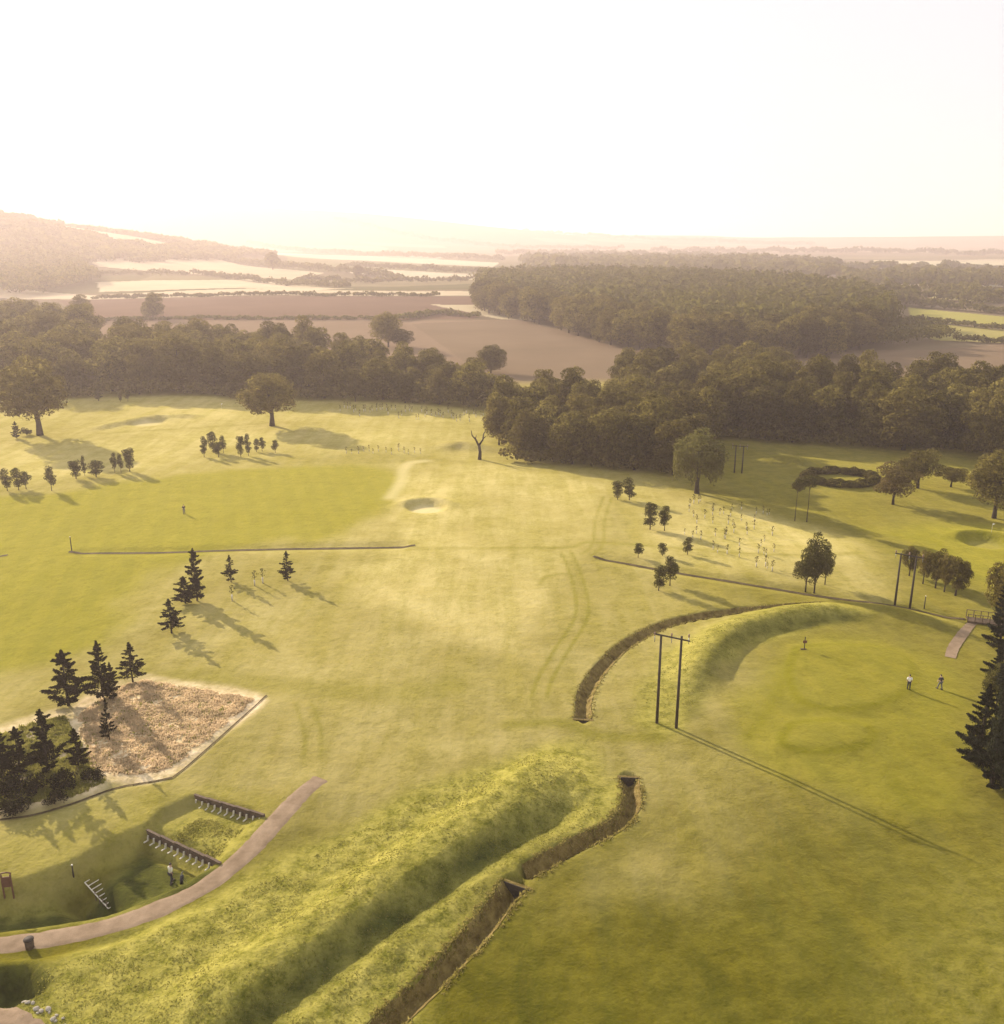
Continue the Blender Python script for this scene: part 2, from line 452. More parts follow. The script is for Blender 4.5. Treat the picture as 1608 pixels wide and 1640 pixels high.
def ground_mat():
    m, nt, out = new_mat('ground_grass')
    bs = node(nt, 'BsdfPrincipled', Roughness=0.85)
    bs.inputs['Specular IOR Level'].default_value = 0.0
    bs.inputs['Sheen Roughness'].default_value = 0.45
    bs.inputs['Sheen Tint'].default_value = (1.0, 0.84, 0.15, 1)
    tc = nt.nodes.new('ShaderNodeTexCoord')
    v = tc.outputs['Object']
    def attr(n):
        a = nt.nodes.new('ShaderNodeAttribute'); a.attribute_name = n; return a
    big = noise(nt, v, 0.018, 4, 0.6); mid = noise(nt, v, 0.11, 5, 0.65, 0.15); fine = noise(nt, v, 0.75, 4, 0.65); micro = noise(nt, v, 4.0, 3, 0.6)
    # streaks left by mowing and drainage, stretched along the play
    mp = nt.nodes.new('ShaderNodeMapping'); mp.inputs['Rotation'].default_value = (0, 0, R(-18)); mp.inputs['Scale'].default_value = (0.30, 0.035, 0.3)
    nt.links.new(v, mp.inputs['Vector'])
    streak = noise(nt, mp.outputs[0], 1.0, 4, 0.6, 0.15)
    mp2 = nt.nodes.new('ShaderNodeMapping'); mp2.inputs['Rotation'].default_value = (0, 0, R(-12)); mp2.inputs['Scale'].default_value = (0.42, 0.05, 0.3)
    nt.links.new(v, mp2.inputs['Vector'])
    mott = noise(nt, v, 0.30, 5, 0.75, 0.1); speck = noise(nt, v, 1.9, 4, 0.7)
    sep = nt.nodes.new('ShaderNodeSeparateXYZ'); mp3 = nt.nodes.new('ShaderNodeMapping'); mp3.inputs['Rotation'].default_value = (0, 0, R(-17)); nt.links.new(v, mp3.inputs['Vector']); nt.links.new(mp3.outputs[0], sep.inputs[0])
    band = math_(nt, 'SINE', math_(nt, 'ADD', math_(nt, 'MULTIPLY', sep.outputs[0], 1.55), math_(nt, 'MULTIPLY', mid, 2.2)))
    band = ramp(nt, band, -0.35, 0.35)
    lawn = mixc(nt, ramp(nt, mid, 0.3, 0.7), (0.033, 0.037, 0.001), (0.074, 0.072, 0.002))
    lawn = mixc(nt, ramp(nt, streak, 0.40, 0.66), lawn, (0.105, 0.088, 0.004))
    lawn = mixc(nt, math_(nt, 'MULTIPLY', ramp(nt, fine, 0.45, 0.75), 0.5), lawn, (0.036, 0.038, 0.001))
    lawn = mixc(nt, math_(nt, 'MULTIPLY', ramp(nt, big, 0.5, 0.72), 0.4), lawn, (0.045, 0.054, 0.001))
    lawn = mixc(nt, math_(nt, 'MULTIPLY', band, 0.32), lawn, mixc(nt, 1.0, lawn, (0.62, 0.70, 0.6), 'MULTIPLY'))
    rust = noise(nt, mp2.outputs[0], 1.0, 5, 0.7, 0.2)
    lawn = mixc(nt, math_(nt, 'MULTIPLY', ramp(nt, rust, 0.55, 0.75), 0.55), lawn, (0.095, 0.066, 0.003))
    lawn = mixc(nt, math_(nt, 'MULTIPLY', ramp(nt, mott, 0.55, 0.38), 0.4), lawn, (0.135, 0.115, 0.010))
    dry_lit = mixc(nt, ramp(nt, mid, 0.35, 0.7), (0.38, 0.310, 0.115), (0.50, 0.415, 0.190))
    dry_lit = mixc(nt, math_(nt, 'MULTIPLY', ramp(nt, streak, 0.45, 0.7), 0.5), dry_lit, (0.34, 0.285, 0.075))
    dry_lit = mixc(nt, math_(nt, 'MULTIPLY', ramp(nt, fine, 0.5, 0.75), 0.35), dry_lit, (0.28, 0.24, 0.06))
    c = mixc(nt, attr('dry_lit').outputs['Fac'], lawn, dry_lit)  # mask holds dry turf and painted brightness together
    fair = mixc(nt, ramp(nt, streak, 0.35, 0.65), (0.150, 0.142, 0.006), (0.225, 0.200, 0.020))
    fair = mixc(nt, math_(nt, 'MULTIPLY', band, 0.3), fair, mixc(nt, 1.0, fair, (0.72, 0.80, 0.7), 'MULTIPLY'))
    c = mixc(nt, attr('fair').outputs['Fac'], c, fair)
    ro = mixc(nt, ramp(nt, fine, 0.35, 0.66), (0.105, 0.106, 0.014), (0.32, 0.28, 0.07))
    ro = mixc(nt, ramp(nt, micro, 0.45, 0.8), ro, (0.31, 0.27, 0.06))
    c = mixc(nt, attr('rough').outputs['Fac'], c, ro)
    straw = mixc(nt, ramp(nt, fine, 0.35, 0.65), (0.42, 0.32, 0.19), (0.72, 0.57, 0.38))
    c = mixc(nt, attr('straw').outputs['Fac'], c, straw)
    c = mixc(nt, attr('worn').outputs['Fac'], c, (0.125, 0.118, 0.006))
    c = mixc(nt, attr('lush_shade').outputs['Fac'], c, mixc(nt, ramp(nt, fine, 0.35, 0.65), (0.020, 0.027, 0.008), (0.055, 0.064, 0.014)))  # painted shade: darker green sward laid over slopes that face away from the sun
    dark = mixc(nt, 1.0, c, (0.58, 0.60, 0.40), 'MULTIPLY'); lite = mixc(nt, 1.0, c, (1.22, 1.18, 1.25), 'MULTIPLY')
    c = mixc(nt, math_(nt, 'MULTIPLY', ramp(nt, mott, 0.45, 0.70), 0.7), c, dark)
    c = mixc(nt, math_(nt, 'MULTIPLY', ramp(nt, speck, 0.50, 0.72), 0.7), c, mixc(nt, 1.0, c, (0.60, 0.62, 0.45), 'MULTIPLY'))
    c = mixc(nt, math_(nt, 'MULTIPLY', ramp(nt, streak, 0.58, 0.36), 0.55), c, lite)
    c = mixc(nt, attr('sand').outputs['Fac'], c, (0.60, 0.50, 0.29))
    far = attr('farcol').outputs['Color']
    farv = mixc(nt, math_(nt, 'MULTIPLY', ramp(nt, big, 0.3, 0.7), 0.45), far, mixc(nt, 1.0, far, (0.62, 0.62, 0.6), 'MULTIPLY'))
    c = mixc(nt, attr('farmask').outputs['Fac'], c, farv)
    nt.links.new(math_(nt, 'MULTIPLY', math_(nt, 'SUBTRACT', 1.0, attr('farmask').outputs['Fac']), 0.25), bs.inputs['Sheen Weight'])
    nt.links.new(c, bs.inputs['Base Color'])
    bp1 = node(nt, 'Bump', Strength=0.55, Distance=0.30)
    nt.links.new(math_(nt, 'ADD', fine, math_(nt, 'MULTIPLY', micro, 0.28)), bp1.inputs['Height'])
    nt.links.new(bp1.outputs[0], bs.inputs['Normal'])
    nt.links.new(bs.outputs[0], out.inputs[0])
    return m
M_GROUND = ground_mat()

# ------------------------------------------------------------------ ground sheet
FIELDS = [  # outline on the ground plane, colour of the crop or soil
    ([(-200, 452), (150, 470), (400, 462), (560, 468), (780, 472), (780, 479), (400, 476), (150, 477), (-200, 470)], (0.62, 0.50, 0.33)),
    ([(90, 478), (760, 480), (775, 500), (760, 512), (640, 514), (150, 516)], (0.20, 0.125, 0.085)),
    ([(90, 516), (640, 515), (830, 514), (900, 545), (800, 590), (90, 590)], (0.29, 0.20, 0.13)),
    ([(660, 520), (835, 513), (1010, 562), (1500, 560), (1608, 548), (1700, 560), (1700, 620), (800, 620)], (0.25, 0.175, 0.11)),
    ([(690, 491), (770, 492), (860, 514), (800, 512)], (0.60, 0.49, 0.31)),
    ([(98, 418), (300, 424), (520, 440), (480, 448), (160, 441), (100, 433)], (0.58, 0.47, 0.30)),
    ([(155, 456), (400, 449), (570, 462), (500, 467), (390, 461), (160, 466)], (0.66, 0.55, 0.36)),
    ([(400, 404), (800, 420), (790, 428), (520, 416), (400, 412)], (0.64, 0.55, 0.38)),
    ([(560, 432), (790, 442), (780, 449), (560, 440)], (0.64, 0.54, 0.37)),
    ([(460, 416), (790, 430), (790, 440), (460, 428)], (0.22, 0.20, 0.09)),
    ([(340, 386), (560, 392), (560, 398), (340, 396)], (0.64, 0.55, 0.4)),
    ([(1455, 493), (1640, 508), (1700, 530), (1460, 512)], (0.42, 0.37, 0.10)),
    ([(1400, 516), (1460, 514), (1700, 534), (1700, 552), (1500, 545)], (0.40, 0.34, 0.11)),
    ([(1150, 414), (1340, 424), (1320, 432), (1150, 424)], (0.60, 0.52, 0.34)),
    ([(1400, 416), (1680, 420), (1680, 428), (1400, 424)], (0.60, 0.52, 0.34)),
    ([(1490, 474), (1600, 480), (1600, 488), (1490, 482)], (0.46, 0.40, 0.18)),
    ([(800, 396), (1050, 400), (1050, 407), (800, 404)], (0.6, 0.52, 0.38)),
    ([(1050, 390), (1608, 398), (1608, 404), (1050, 398)], (0.56, 0.48, 0.34)),
    ([(540, 372 + 12), (900, 388), (900, 392), (540, 390)], (0.6, 0.5, 0.38)),
]

def make_ground():
    rows = [-320, -240, -160, -100, -60, -30, -10, 5, 15, 24, 30]
    y = 34.0
    while y < 13500:
        rows.append(y); y += max(0.24, y * 0.0062)
    rows = np.array(rows); NC = 660
    u = np.linspace(-1, 1, NC)
    u = np.sign(u) * (0.72 * np.abs(u) + 0.28 * np.abs(u) ** 3)
    hw = 0.80 * np.maximum(rows, 30) + 46
    X = u[None, :] * hw[:, None]; Y = np.repeat(rows[:, None], NC, 1)
    Z = height(X, Y)
    nr = len(rows)
    idx = np.arange(nr * NC).reshape(nr, NC)
    F = np.stack([idx[:-1, :-1], idx[:-1, 1:], idx[1:, 1:], idx[1:, :-1]], -1).reshape(-1, 4)
    me = mesh_np('ground', np.stack([X, Y, Z], -1).reshape(-1, 3), F, True)
    def put(name, arr):
        a = me.attributes.new(name, 'FLOAT', 'POINT'); a.data.foreach_set('value', np.clip(arr, 0, 1).astype(np.float32).ravel())
    wob = (vnoise(X, Y, 1 / 6., 9) - 0.5) * 3
    def area(px, soft, wv=1.0):
        pts = catmull(flats(px + px[:1]), 6)[:-1]
        return boxed(X, Y, pts, soft + 4, lambda a, b: smooth(soft, -soft, sdf(a, b, pts) + (vnoise(a, b, 1 / 6., 9) - 0.5) * 3 * wv))
    def line(px, w, soft, off=0.0):
        pts = catmull(flats(px), 6)
        def f(a, b):
            d, s, arc, L = poly_dist(a, b, pts)
            k = smooth(w + soft, max(w - soft, 0), np.abs(d * s - off) if off else d)
            return k * smooth(0, 3, arc) * smooth(0, 3, L - arc)
        return boxed(X, Y, pts, w + soft + abs(off) + 1, f)
    dry_lit = area([(560, 740), (760, 735), (960, 770), (1010, 840), (960, 900), (900, 990), (870, 1090), (760, 1060), (560, 985), (470, 930), (600, 860)], 9.0, 1.5)
    dry_lit = np.maximum(dry_lit, 0.9 * area([(-200, 640), (300, 628), (600, 640), (800, 660), (790, 735), (640, 735), (300, 745), (0, 790), (-200, 800)], 6.0))
    dry_lit = np.maximum(dry_lit, 1.0 * area([(970, 770), (1100, 790), (1280, 840), (1400, 880), (1430, 960), (1200, 925), (1000, 895)], 6.0))
    dry_lit = np.maximum(dry_lit, 0.55 * area([(220, 1070), (300, 980), (420, 930), (560, 960), (700, 1030), (860, 1100), (900, 1170), (760, 1200), (600, 1230), (450, 1250), (430, 1100)], 8.0, 2.0))
    dry_lit = np.maximum(dry_lit, 0.5 * area([(960, 1160), (1130, 1190), (1200, 1260), (1150, 1380), (950, 1440), (1020, 1300)], 7.0, 2.0))
    dry_lit = np.maximum(dry_lit, 0.7 * area([(950, 1140), (975, 1070), (1060, 1010), (1180, 990), (1120, 1060), (1050, 1130)], 2.0))
    dry_lit = np.maximum(dry_lit, 0.66 * smooth(72, 98, Y) * smooth(34, 12, X - 0.08 * Y))
    dry_lit = np.maximum(dry_lit, 0.05 + 0.30 * smooth(54, 80, Y) * (0.35 + 0.65 * smooth(26, 4, X)))  # edge darkening of the view put into turf colour, growing towards the camera
    dry_lit = np.maximum(dry_lit, 0.6 * smooth(-60, 0, -X) * smooth(62, 80, Y))
    dry_lit *= 0.8 + 0.4 * (vnoise(X, Y, 1 / 17., 21) - 0.5)
    fair = area([(-200, 810), (60, 792), (250, 766), (480, 748), (625, 752), (640, 790), (580, 840), (500, 870), (440, 868), (280, 905), (200, 960), (190, 1010), (130, 1040), (-200, 1060)], 3.2, 1.0)
    fair = np.maximum(0.85 * fair, 0.55 * area([(1180, 1130), (1240, 1050), (1330, 1025), (1470, 1040), (1530, 1080), (1545, 1180), (1560, 1290), (1480, 1320), (1330, 1280), (1190, 1210)], 3.0))
    fair = np.maximum(fair, 0.8 * area([(1400, 850), (1540, 840), (1700, 860), (1700, 960), (1560, 920), (1480, 880)], 4.0))
    fair = np.maximum(fair, 0.3 * area([(40, 1310), (180, 1262), (300, 1255), (420, 1290), (320, 1272), (230, 1330), (120, 1395), (-80, 1440), (-80, 1325)], 1.2))
    dry_lit = np.maximum(dry_lit, 0.55 * area([(40, 1305), (180, 1258), (300, 1250), (420, 1285), (310, 1270), (225, 1328), (118, 1392), (-80, 1435), (-80, 1320)], 1.5))  # brightness of the sunlit upper bay slope put into the turf colour
    dry_lit = np.maximum(dry_lit, 0.0)
    worn = np.zeros(X.shape)
    for off in (-0.85, 0.85):
        worn = np.maximum(worn, 0.6 * line([(905, 880), (925, 930), (932, 985), (900, 1040), (872, 1090), (862, 1130)], 0.22, 0.3, off))
        worn = np.maximum(worn, 0.45 * line([(975, 795), (962, 830), (956, 875), (930, 895)], 0.2, 0.35, off))
        worn = np.maximum(worn, 0.45 * line([(480, 1110), (500, 1170), (500, 1230)], 0.2, 0.3, off))
    worn = np.maximum(worn, 0.5 * line([(860, 945), (872, 925), (900, 920), (935, 925)], 0.3, 0.5))
    worn = np.maximum(worn, 0.6 * line([(780, 1165), (900, 1160), (960, 1180), (1100, 1185)], 0.7, 1.2))
    worn = np.maximum(worn, 0.5 * line([(640, 880), (900, 878), (960, 870), (1250, 890), (1400, 885)], 0.35, 0.8))
    worn = np.maximum(worn, 0.5 * line([(150, 693), (300, 686), (440, 678)], 0.4, 0.8))
    worn = np.maximum(worn, 0.55 * line([(1190, 1200), (1230, 1140), (1270, 1060)], 0.5, 0.8))
    worn = np.maximum(worn, 0.4 * line([(100, 1100), (300, 1080), (600, 1110), (760, 1090)], 1.5, 3.0))
    for pts in TEE:
        worn = np.maximum(worn, 0.9 * boxed(X, Y, pts, 4, lambda a, b: smooth(0.9, 0.1, np.abs(sdf(a, b, pts)))))
    rough = area([(880, 1185), (930, 1200), (960, 1262), (1000, 1255), (980, 1318), (840, 1395), (700, 1540), (560, 1720), (-200, 1720), (-200, 1620), (60, 1560), (150, 1510), (330, 1440), (520, 1330), (720, 1240)], 2.0)
    rough = np.maximum(rough, 0.85 * area([(1000, 1110), (1060, 1050), (1140, 1000), (1280, 975), (1400, 985), (1300, 1000), (1190, 1040), (1130, 1130), (1090, 1175), (1030, 1160)], 1.5))
    rough = np.maximum(rough, 0.8 * area([(312, 1282), (420, 1312), (352, 1380), (240, 1330)], 0.6, 0.2))
    rough = np.maximum(rough, 0.9 * area([(240, 1338), (350, 1388), (230, 1445), (120, 1470), (-80, 1465), (-80, 1450), (125, 1405)], 0.8, 0.2))
    worn = worn
    rough = np.maximum(rough, 0.35 * area([(1500, 1420), (1700, 1400), (1700, 1720), (1450, 1720), (1450, 1560)], 6.0))
    straw = area([(235, 1078), (425, 1112), (350, 1178), (276, 1242), (190, 1252), (130, 1230), (110, 1150), (160, 1100)], 0.8, 0.3)
    straw = np.maximum(straw, 0.75 * area([(-80, 1180), (110, 1140), (190, 1255), (100, 1290), (-80, 1315)], 1.0))
    rough = np.where(straw > 0.5, rough, rough)
    sand = np.zeros(X.shape)
    for (cx, cy), rx, ry, dep, sd in BUNKERS:
        uu = np.hypot((X - cx) / rx, (Y - cy) / ry)
        sand = np.maximum(sand, sd * smooth(0.75, 0.45, uu))
    sand = np.maximum(sand, 0.5 * line([(700, 736), (660, 741), (646, 752), (642, 772), (620, 803)], 0.8, 1.6))
    put('dry_lit', dry_lit); put('fair', fair); put('worn', worn); put('rough', rough); put('straw', straw); put('sand', sand)
    lush_shade = area([(232, 1340), (345, 1388), (310, 1418), (225, 1440), (120, 1462), (-80, 1462), (-80, 1450), (60, 1430), (150, 1392)], 1.0, 0.4)  # shade of the bay slope, put in as darker green
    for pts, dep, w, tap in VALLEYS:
        lush_shade = np.maximum(lush_shade, 0.75 * boxed(X, Y, pts, 4, lambda a, b: smooth(2.4, 0.3, poly_dist(a, b, pts)[0]) * smooth(2, 12, poly_dist(a, b, pts)[2])) * (0.5 + 0.9 * vnoise(X, Y, 1 / 2.2, 61)))  # dark of the valley behind the bank, painted in
    lush_shade = np.maximum(lush_shade, 0.5 * line([(1105, 1165), (1120, 1105), (1150, 1052), (1215, 1016), (1300, 1000), (1400, 992)], 0.5, 1.6))  # shaded flank of the mound, painted darker
    lush_shade = np.maximum(lush_shade, 0.9 * area([(-60, 1546), (36, 1550), (62, 1578), (20, 1600), (-60, 1590)], 0.8))  # dark of the hollow, painted in as well
    put('lush_shade', lush_shade)
    # the farmland beyond the course
    edge = 335 + 60 * smooth(0, 60, X) * 0
    fm = smooth(318, 345, Y)
    wx, wy = X + 260 * (vnoise(X, Y, 1 / 420., 71) - 0.5), Y + 200 * (vnoise(X, Y, 1 / 420., 72) - 0.5)
    cellx, celly = np.floor((wx + 0.35 * wy) / 330.).astype(int), np.floor((wy - 0.22 * wx) / 210.).astype(int)
    pal = np.array([(0.17, 0.15, 0.07), (0.26, 0.19, 0.12), (0.13, 0.12, 0.05), (0.20, 0.16, 0.09), (0.55, 0.46, 0.31), (0.16, 0.14, 0.06), (0.24, 0.20, 0.10)])
    k = ((cellx * 73856093) ^ (celly * 19349663)) % 7
    col = pal[k]
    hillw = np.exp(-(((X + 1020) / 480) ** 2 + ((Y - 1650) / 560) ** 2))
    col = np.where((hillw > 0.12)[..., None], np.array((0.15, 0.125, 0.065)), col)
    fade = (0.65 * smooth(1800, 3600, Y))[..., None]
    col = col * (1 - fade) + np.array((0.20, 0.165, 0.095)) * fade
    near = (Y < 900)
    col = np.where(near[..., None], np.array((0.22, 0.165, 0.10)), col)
    for px, c in FIELDS:
        if max(q[1] for q in px) < 412: continue
        pts = flats(px)
        m = boxed(X, Y, pts, 1, lambda a, b: inside(a, b, pts).astype(float)) > 0.5
        col = np.where(m[..., None], np.array(c), col)
    col = col * 0.78
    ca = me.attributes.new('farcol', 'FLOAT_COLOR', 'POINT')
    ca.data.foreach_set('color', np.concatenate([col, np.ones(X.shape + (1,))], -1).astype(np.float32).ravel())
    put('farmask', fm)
    me.materials.append(M_GROUND)
    o = link(bpy.data.objects.new('ground', me))
    tag(o, 'rolling golf course grass and farmland running to the horizon', None, None, 'structure')
make_ground()

# ------------------------------------------------------------------ ditches, paths and banks
def strip(name, pts, offs, zfn, mat, kind='structure', label=None, cat=None, lump=0.0, wander=1.0):
    """sheet along a polyline: offs = offsets across, zfn(base z, offset) = height"""
    pts = np.asarray(pts); seg = np.hypot(*np.diff(pts, axis=0).T); s = np.concatenate([[0], np.cumsum(seg)])
    n = max(3, int(s[-1] / 0.45)); t = np.linspace(0, s[-1], n)
    px = np.interp(t, s, pts[:, 0]); py = np.interp(t, s, pts[:, 1])
    tx, ty = np.gradient(px), np.gradient(py); L = np.hypot(tx, ty); nx, ny = ty / L, -tx / L
    K = len(offs); offs = np.asarray(offs)
    jit = 1 + wander * (0.34 * (vnoise(t, t * 0 + 3.3, 0.55, 5) - 0.5) + 0.22 * (vnoise(t, t * 0, 1.9, 6) - 0.5))
    X = px[:, None] + nx[:, None] * offs[None] * jit[:, None]; Y = py[:, None] + ny[:, None] * offs[None] * jit[:, None]
    Z = zfn(height_base(X, Y), np.repeat(offs[None], n, 0), t[:, None] / s[-1])
    if lump:
        e = 1 - np.abs(np.linspace(-1, 1, K)) ** 4
        Z += lump * e[None] * ((vnoise(X, Y, 1.1, 31) - 0.5) + 0.6 * (vnoise(X, Y, 2.9, 32) - 0.5))
    idx = np.arange(n * K).reshape(n, K)
    F = np.stack([idx[:-1, :-1], idx[:-1, 1:], idx[1:, 1:], idx[1:, :-1]], -1).reshape(-1, 4)
    me = mesh_np(name, np.stack([X, Y, Z], -1).reshape(-1, 3), F[:, ::-1], True)
    me.materials.append(mat)
    o = link(bpy.data.objects.new(name, me))
    return tag(o, label, cat, None, kind)

DITCH_LABELS = ['bare earth drainage ditch curving beside the rough bank', 'dark earth ditch running to the bottom edge of the picture',
                'curved earth ditch sweeping round the fairway mound', 'long narrow ditch crossing the right hand plantation',
                'straight narrow ditch across the left fairway', 'narrow dark strip for grass shade along the straw coloured plot', 'narrow cut edge below the pine plot', 'short narrow ditch at the left edge of the fairway']
for (pts, w, dep), lab in zip(DITCHES, DITCH_LABELS):
    offs = np.linspace(-0.54, 0.54, 17) * w
    strip('ditch', pts, offs, lambda z, o, t, w=w, dep=dep: z + ditch_profile(np.abs(o), w, dep) + 0.03, M_SOIL, 'structure', lab, lump=0.22)
for (pts, w, dep, half), lab in zip(SWALES, DITCH_LABELS[3:]):
    strip('ditch', pts, np.linspace(-0.5, 0.5, 5) * w, lambda z, o, t: z + 0.075, M_SOILDARK, 'structure', lab)

strip('path', PATH_MAIN, np.linspace(-0.95, 0.95, 9), lambda z, o, t: z + 0.05 - 0.05 * (np.abs(o) > 0.9) - 0.12 * (t < 0.03), M_PATH, 'structure', 'pinkish brown grit path curving past the practice bays')
strip('path', catmull(flats([(1562, 992), (1545, 1012), (1528, 1035), (1522, 1052)])), np.linspace(-0.65, 0.65, 7), lambda z, o, t: z + 0.05, M_PATH, 'structure', 'short grit path leading off the small footbridge')
strip('dirt_track', catmull(flats([(-60, 1600), (0, 1640), (60, 1690), (120, 1760)])), np.linspace(-1.6, 1.1, 9), lambda z, o, t: z + 0.06, M_PATH, 'structure', 'brown dirt track in the bottom left corner')

# ------------------------------------------------------------------ foliage builders
def quads(C, N, size, rng, aspect=0.62, up=None):
    n = len(C)
    N = N / np.maximum(np.linalg.norm(N, axis=1, keepdims=True), 1e-6)
    r = rng.normal(size=(n, 3)) if up is None else up
    T = np.cross(N, r); T /= np.maximum(np.linalg.norm(T, axis=1, keepdims=True), 1e-6)
    B = np.cross(N, T)
    s = (np.asarray(size) * (0.6 + 0.8 * rng.rand(n)))[:, None]
    fold = N * s * 0.25
    V = np.stack([C - T * s, C - B * s * aspect + fold, C + T * s, C + B * s * aspect + fold], 1).reshape(-1, 3)
    F = np.arange(n * 4).reshape(n, 4)
    return V, F

def lobed(rng, centre, radii, lobes, lobe_r, n, size, lift=0.25, flat_bottom=None):
    """leaf clumps on the shells of many lobes spread through a crown"""
    c = np.asarray(centre, float); r = np.asarray(radii, float)
    L = []
    tries = 0
    while len(L) < lobes and tries < 6000:
        tries += 1
        p = rng.normal(size=3); p /= np.linalg.norm(p); p *= rng.rand() ** 0.38
        if flat_bottom is not None and p[2] < flat_bottom: continue
        if all(np.linalg.norm((p - q[0]) * r) > lobe_r * 0.95 for q in L):
            L.append((p, lobe_r * (0.7 + 0.6 * rng.rand())))
    if not L: L.append((np.zeros(3), lobe_r))
    cen = np.array([c + p * r for p, _ in L]); rad = np.array([q for _, q in L])
    k = rng.choice(len(L), n, p=rad ** 2 / (rad ** 2).sum())
    d = rng.normal(size=(n, 3)); d[:, 2] += lift; d /= np.linalg.norm(d, axis=1, keepdims=True)
    rr = rad[k] * (0.62 + 0.42 * rng.rand(n) ** 0.5) * np.where(rng.rand(n) < 0.12, 1.18, 1.0)
    sq = np.array([1, 1, 0.85])
    C = cen[k] + d * rr[:, None] * sq
    N = d + rng.normal(size=(n, 3)) * 0.35; N[:, 2] += 0.1
    V, F = quads(C, N, size, rng)
    return V, F, cen

def limb_mesh(name, H, r0, targets, rng, fork=0.35, lean=0.0, mat=None, seg=7):
    mb = MB()
    top = Vector((lean * H * 0.3, 0, H))
    pts = [Vector((math.sin(k * 2.1) * r0 * 0.35 + lean * H * 0.3 * (k / 5) ** 2, math.cos(k * 1.7) * r0 * 0.35, H * k / 5)) for k in range(6)]
    pts[0] = Vector((0, 0, -0.35))
    mb.tube(pts, [r0 * 1.5, r0, r0 * 0.86, r0 * 0.68, r0 * 0.48, r0 * 0.22], seg)
    for t in targets:
        t = Vector(t)
        a = fork + (0.95 - fork) * rng.rand() * 0.7
        i = min(4, int(a * 5)); s = pts[i].lerp(pts[i + 1], a * 5 - i)
        if t.z < s.z: s = pts[1].lerp(pts[2], rng.rand())
        mid = s.lerp(t, 0.5) + Vector((0, 0, (t - s).length * 0.08))
        rb = r0 * 0.42 * (1 - a * 0.5)
        mb.tube([s, mid, t], [rb, rb * 0.65, rb * 0.25], 5, False)
    return mb.mesh(name, mat or M_BARK, True)

def two(name, V, F, mat):
    me = mesh_np(name, V, F); me.materials.append(mat); return me

KIND = {}
def broad(key, seeds, H, crown_z, radii, lobes, lobe_r, n, size, trunk_r, mat, fork=0.3, flat_bottom=-0.75, limbs=14, extra=None):
    out = []
    for sd in seeds:
        rng = np.random.RandomState(sd)
        rz = radii[2] * (0.92 + 0.16 * rng.rand())
        rad = (radii[0] * (0.9 + 0.2 * rng.rand()), radii[1] * (0.9 + 0.2 * rng.rand()), rz)
        off = (rng.rand(2) - 0.5) * radii[0] * 0.18
        V, F, cen = lobed(rng, (off[0], off[1], H - rz - lobe_r * 0.35), rad, lobes, lobe_r, n, size, 0.3, flat_bottom)
        if extra: V, F = extra(rng, V, F)
        sel = [c for c in cen if c[2] < H * 0.93]; rng.shuffle(sel)
        out.append((H, limb_mesh('trunk', H * 0.84, trunk_r, sel[:limbs], rng, fork), two('crown', V, F, mat)))
    KIND[key] = out

broad('oak', (1, 2, 3), 16, 8, (6.6, 6.2, 5.9), 40, 2.0, 11000, 0.27, 0.48, M_LEAF, 0.25, -0.8)
broad('wood', (11, 12, 13, 14, 15, 16), 18, 10, (3.9, 3.9, 7.8), 30, 2.0, 7000, 0.32, 0.27, M_LEAF, 0.3, -0.95, 9)
broad('dome', (21, 22, 23), 17, 8, (6.4, 6.2, 7.2), 40, 2.4, 9500, 0.34, 0.34, M_LEAF, 0.25, -0.9, 10)
broad('young', (31, 32, 33, 34, 35), 5, 3, (0.8, 0.8, 2.05), 20, 0.48, 1800, 0.11, 0.06, M_YOUNG, 0.3, -0.9, 8)
broad('round', (41, 42), 8, 5, (3.0, 3.0, 2.9), 30, 1.1, 9000, 0.13, 0.18, M_LEAF, 0.3, -0.8, 10)
broad('multi', (51, 52), 9, 5, (2.2, 2.0, 3.2), 22, 0.95, 4200, 0.14, 0.12, M_YOUNG, 0.15, -0.9, 12)
broad('russet', (55,), 7, 4, (2.4, 2.2, 2.6), 24, 0.9, 4200, 0.14, 0.14, M_RUSSET, 0.15, -0.95, 12)
broad('lolly', (61, 62), 8, 7, (1.15, 1.1, 0.95), 10, 0.6, 1500, 0.13, 0.07, M_YOUNG, 0.75, -0.8, 7)
broad('ash', (71, 72), 14, 8, (4.6, 4.4, 5.6), 40, 1.5, 9000, 0.22, 0.32, M_LEAF, 0.25, -0.85, 14)
broad('cypress', (121, 122, 123), 12, 6, (2.1, 2.0, 5.7), 70, 0.85, 30000, 0.12, 0.18, M_CYPRESS, 0.1, -0.98, 10)
broad('shrub', (81, 82, 83), 1.8, 1, (1.2, 1.2, 0.75), 14, 0.5, 1200, 0.10, 0.05, M_PINE, 0.1, -0.6, 7)

